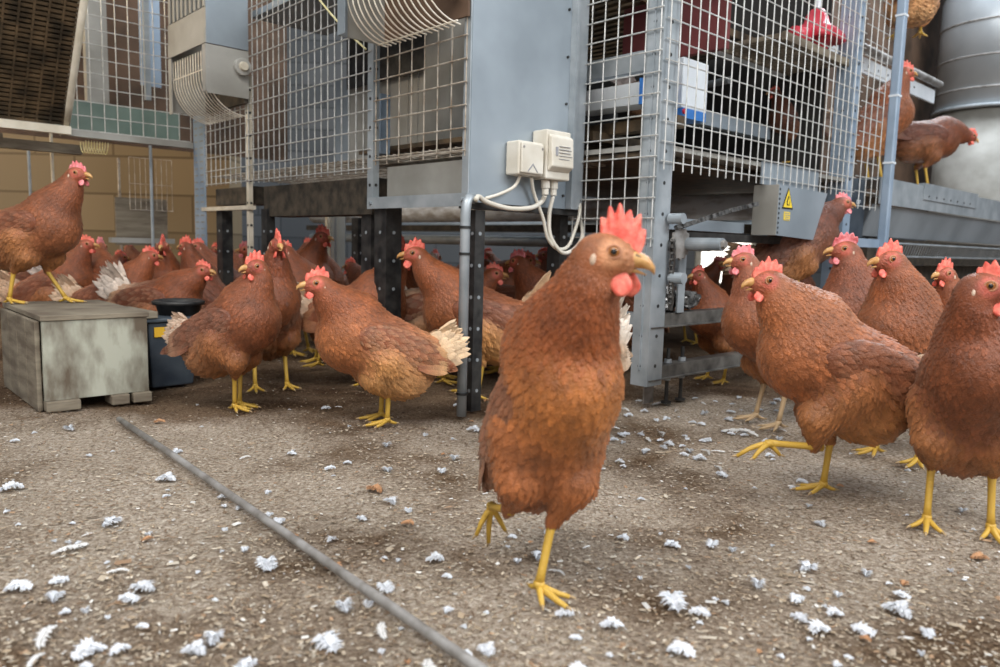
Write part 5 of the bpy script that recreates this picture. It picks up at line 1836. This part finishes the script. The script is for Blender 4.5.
hen('up', 790, 2.75, 175, 'dim hen behind the long mesh wall under the red drinker', z=0.715, sc=0.72, c=(0.4, 0.36, 0.38))
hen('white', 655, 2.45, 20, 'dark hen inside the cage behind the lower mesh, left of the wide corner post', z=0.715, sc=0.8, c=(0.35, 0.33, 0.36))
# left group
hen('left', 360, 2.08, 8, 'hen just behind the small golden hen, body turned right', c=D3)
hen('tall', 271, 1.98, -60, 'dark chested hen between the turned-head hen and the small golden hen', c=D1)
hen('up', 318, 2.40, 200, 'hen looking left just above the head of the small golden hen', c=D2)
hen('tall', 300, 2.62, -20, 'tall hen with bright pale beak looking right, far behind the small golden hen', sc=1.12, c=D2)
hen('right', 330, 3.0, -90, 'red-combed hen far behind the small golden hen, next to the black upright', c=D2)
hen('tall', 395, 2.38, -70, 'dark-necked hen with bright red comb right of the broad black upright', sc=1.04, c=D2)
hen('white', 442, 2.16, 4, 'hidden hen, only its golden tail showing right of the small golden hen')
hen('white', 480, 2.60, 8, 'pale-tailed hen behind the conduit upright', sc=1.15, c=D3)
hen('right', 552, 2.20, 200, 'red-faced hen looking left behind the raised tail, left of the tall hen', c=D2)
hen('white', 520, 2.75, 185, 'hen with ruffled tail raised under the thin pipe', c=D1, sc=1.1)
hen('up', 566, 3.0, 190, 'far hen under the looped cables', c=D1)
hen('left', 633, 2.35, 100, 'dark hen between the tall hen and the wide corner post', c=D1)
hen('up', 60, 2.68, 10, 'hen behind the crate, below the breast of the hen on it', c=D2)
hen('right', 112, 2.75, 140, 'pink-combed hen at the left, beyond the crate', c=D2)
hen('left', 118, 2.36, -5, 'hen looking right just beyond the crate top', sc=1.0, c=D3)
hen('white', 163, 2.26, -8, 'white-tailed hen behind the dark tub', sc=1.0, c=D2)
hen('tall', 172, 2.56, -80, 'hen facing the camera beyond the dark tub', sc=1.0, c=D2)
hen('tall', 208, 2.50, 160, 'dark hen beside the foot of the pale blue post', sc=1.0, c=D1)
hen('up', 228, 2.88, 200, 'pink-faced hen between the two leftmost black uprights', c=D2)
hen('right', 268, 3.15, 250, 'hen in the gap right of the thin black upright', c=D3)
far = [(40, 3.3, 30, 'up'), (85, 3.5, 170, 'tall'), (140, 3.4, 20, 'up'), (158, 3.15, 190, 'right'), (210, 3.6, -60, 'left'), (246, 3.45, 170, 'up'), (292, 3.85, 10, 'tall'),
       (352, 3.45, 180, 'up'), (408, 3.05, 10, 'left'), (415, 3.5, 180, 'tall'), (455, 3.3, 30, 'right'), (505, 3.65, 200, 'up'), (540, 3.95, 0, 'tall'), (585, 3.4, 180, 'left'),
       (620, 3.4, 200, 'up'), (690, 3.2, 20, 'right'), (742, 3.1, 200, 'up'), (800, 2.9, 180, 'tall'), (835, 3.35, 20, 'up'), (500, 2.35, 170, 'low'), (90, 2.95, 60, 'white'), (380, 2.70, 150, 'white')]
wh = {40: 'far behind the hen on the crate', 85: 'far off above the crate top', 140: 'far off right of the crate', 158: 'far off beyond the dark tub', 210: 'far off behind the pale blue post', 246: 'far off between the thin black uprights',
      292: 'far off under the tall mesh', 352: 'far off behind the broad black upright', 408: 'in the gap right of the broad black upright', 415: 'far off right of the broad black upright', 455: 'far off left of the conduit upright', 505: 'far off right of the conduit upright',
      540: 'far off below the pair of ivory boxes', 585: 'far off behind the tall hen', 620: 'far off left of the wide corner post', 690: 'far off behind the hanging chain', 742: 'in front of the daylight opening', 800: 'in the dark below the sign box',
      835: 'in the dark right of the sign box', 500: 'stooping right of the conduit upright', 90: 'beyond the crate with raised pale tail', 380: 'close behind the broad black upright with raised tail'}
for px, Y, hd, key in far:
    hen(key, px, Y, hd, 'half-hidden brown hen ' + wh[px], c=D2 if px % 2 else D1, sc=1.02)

# ------------------------------------------------------------------ litter: chips and moulted feathers
def in_view(x, y):
    w = np.array([x, y, 0]) - CP
    dz = w @ fwd
    return dz > 0.05 and -30 < 500 + FPX * (w @ rgt) / dz < 1030 and 333.5 - FPX * (w @ upv) / dz < 700


mb = MB()
cols = [(0.44, 0.36, 0.27), (0.33, 0.25, 0.17), (0.52, 0.45, 0.36), (0.17, 0.115, 0.075), (0.66, 0.63, 0.59), (0.36, 0.23, 0.14)]
cw = [0.30, 0.28, 0.14, 0.18, 0.04, 0.06]
k = 0
vs_, fs_, cc_ = [], [], []
while k < 48000:
    Y = 0.40 + 2.6 * rng.random() ** 1.7
    X = (rng.random() - 0.5) * 2 * Y * 0.72
    if not in_view(X, Y):
        continue
    a = rng.random() * math.pi
    L = 0.0012 + 0.0030 * rng.random() ** 2
    if rng.random() < 0.015:
        L *= 2.4
    w = L * (0.16 + 0.4 * rng.random())
    z = float(floor_h(X, Y)) - 0.006 + 0.0008 + 0.003 * rng.random()
    tl_ = (rng.random() - 0.5) * 0.9
    d = np.array([math.cos(a), math.sin(a), 0])
    sdv = np.array([-d[1], d[0], tl_])
    q = np.array([X, Y, z])
    up_ = np.array([0, 0, 0.0007])
    b0 = len(vs_)
    for s1, s2, s3 in ((-1, -0.6, 0), (0.9, -1, 0), (1, 0.7, 0), (-0.8, 1, 0), (-0.6, -0.3, 1), (0.6, -0.4, 1), (0.6, 0.4, 1)):
        vs_.append(q + d * L * s1 + sdv * w * s2 + up_ * s3 + [0, 0, abs(tl_) * w])
    fs_ += [(b0, b0 + 1, b0 + 5, b0 + 4), (b0 + 1, b0 + 2, b0 + 6, b0 + 5), (b0 + 2, b0 + 3, b0 + 6), (b0 + 3, b0, b0 + 4), (b0 + 3, b0 + 4, b0 + 6), (b0 + 4, b0 + 5, b0 + 6)]
    c_ = np.array(cols[rng.choice(6, p=cw)]) * (0.7 + 0.5 * rng.random())
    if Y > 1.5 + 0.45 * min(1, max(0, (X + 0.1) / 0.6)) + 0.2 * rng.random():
        c_ = c_ * (0.40, 0.33, 0.27) if rng.random() < 0.9 else c_  # chips share the floor's dark litter tone and painted shade by the aviary
    cc_ += [tuple(c_)] * 7
    k += 1
mb.v = [tuple(map(float, v)) for v in vs_]
mb.f = fs_
mb.c = cc_
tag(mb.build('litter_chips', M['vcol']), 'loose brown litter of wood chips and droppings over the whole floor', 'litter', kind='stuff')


def fluff(seed, kind):
    """a small moulted feather: curved shaft with two ragged vanes of barbs"""
    r = np.random.default_rng(seed)
    mb = MB()
    L = 0.020 if kind != 'long' else 0.042
    bend = (r.random() - 0.5) * 1.2
    pts = []
    for i in range(7):
        t = i / 6
        pts.append(np.array([L * (t - 0.5), bend * L * t * (1 - t), 0.0008 + 0.005 * math.sin(math.pi * t) * (0.4 + 0.6 * r.random())]))
    tone = {'white': (0.70, 0.71, 0.74), 'long': (0.72, 0.70, 0.68), 'tan': (0.50, 0.27, 0.14)}[kind]
    mb.tube(pts, [0.0005] * 6 + [0.0002], 4, col=tuple(np.array(tone) * 0.9))
    n = 64
    for i in range(n):
        t = 0.06 + 0.92 * i / n
        k = min(5, int(t * 6))
        f = t * 6 - k
        q = pts[k] * (1 - f) + pts[k + 1] * f
        for sd in (-1, 1):
            ln = L * (0.42 if kind != 'long' else 0.15) * math.sin(math.pi * min(1, 0.15 + 0.8 * t)) * (0.6 + 0.6 * r.random())
            d = unit(np.array([1.6 * (r.random() - 0.4), sd, 0.55 * (r.random() - 0.2)]))
            e = q + d * ln
            m_ = q + d * ln * 0.55 + np.array([0, 0, 0.0015])
            w = 0.0012
            sh = 0.82 + 0.25 * r.random()
            vs = [q - [w, 0, 0], q + [w, 0, 0], m_ + [w * 0.8, 0, 0.0003], m_ - [w * 0.8, 0, 0], e + [w * 0.2, 0, 0], e - [w * 0.2, 0, 0]]
            vs = [np.array([v[0], v[1], max(v[2], 0.0004)]) for v in vs]
            mb.add(vs, [(0, 1, 2, 3), (3, 2, 4, 5)], [tuple(np.clip(np.array(tone) * sh, 0, 1))] * 6)
    return mb.build('moulted_feather', M['vcol'], smooth=False)


fk = [('white', 101), ('white', 102), ('white', 103), ('long', 104), ('tan', 105), ('white', 106)]
base_f = [[fluff(sd, kd), False, kd] for kd, sd in fk]


def put_feather(j, x, y, s_, a, label=None, group=None, tilt=0.0):
    e = base_f[j]
    o = e[0] if not e[1] else e[0].copy()
    if e[1]:
        COL.objects.link(o)
    e[1] = True
    o.location = (x, y, float(floor_h(x, y)) - 0.0045)
    o.rotation_euler = (tilt, 0, a)
    o.scale = (s_,) * 3
    if e[2] == 'tan':
        tag(o, label or 'small light brown moulted feather on the litter', 'feather', group or 'brown moulted feathers')
    else:
        tag(o, label or 'small fluffy white moulted feather on the litter', 'feather', group or 'white moulted feathers')
    return o


# feathers the photo shows clearly
named = [(166, 480, 1.6, 'white fluffy feather beside the steel rod, nearest its middle'), (560, 398, 1.0, None), (473, 428, 1.5, 'white feather ball just right of the conduit upright foot'), (806, 562, 1.5, 'bright white feather flat on the litter below the large striding hen'),
         (897, 608, 1.7, 'ragged white feather tuft at lower right'), (819, 628, 1.3, 'small white tuft left of the ragged tuft at lower right'), (676, 604, 1.9, 'big pale feather with brown base right of the tall hen foot'), (681, 650, 1.4, 'white feather at the bottom edge right of the tall hen'),
         (703, 412, 1.4, None), (390, 500, 1.3, None), (330, 467, 1.0, None), (441, 470, 1.0, None), (292, 453, 0.9, None), (540, 555, 1.2, None), (70, 430, 1.4, 'white feather in front of the crate foot'), (12, 492, 1.6, None), (270, 562, 1.6, 'grey-white feather fan just right of the steel rod'), (435, 555, 1.2, None),
         (110, 525, 1.5, None), (145, 590, 1.5, None), (90, 655, 1.5, None), (330, 640, 1.7, None), (18, 590, 1.4, None), (215, 640, 1.2, None), (700, 458, 1.2, None), (711, 540, 1.1, None), (623, 535, 0.9, None), (670, 540, 1.0, None), (820, 520, 1.0, None), (770, 455, 1.0, None), (280, 520, 1.1, None)]
for i, (px, py, s_, lab) in enumerate(named):
    g_ = ground(px, py)
    put_feather(i % 3 if i % 4 else 5, g_[0], g_[1], s_ * 0.95, i * 1.3, lab, None)
k = 0
while k < 190:
    py = 400 + 270 * rng.random() ** 1.25
    px = rng.random() * 1000
    if px < 150 and py < 425:
        continue
    g_ = ground(px, py)
    j = int(rng.choice(6, p=[0.22, 0.22, 0.2, 0.1, 0.10, 0.16]))
    put_feather(j, g_[0], g_[1], 0.35 + 0.85 * rng.random() ** 2, rng.random() * 6.28, tilt=(rng.random() - 0.5) * 0.2)
    k += 1
for i in range(70):
    g_ = ground(590 + 190 * rng.random(), 398 + 70 * rng.random() ** 1.3)
    put_feather(int(rng.integers(0, 4)), g_[0], g_[1], 0.6 + 0.5 * rng.random(), rng.random() * 6.28)
# long brown feathers
for (px, py, a, s_, lab) in ((375, 488, -0.7, 1.5, 'long light brown feather lying left of the tall hen'), (740, 432, -0.5, 1.9, 'long curved pale quill on the litter left of the large striding hen')):
    g_ = ground(px, py)
    put_feather(4 if px == 375 else 3, g_[0], g_[1], s_, a, lab)
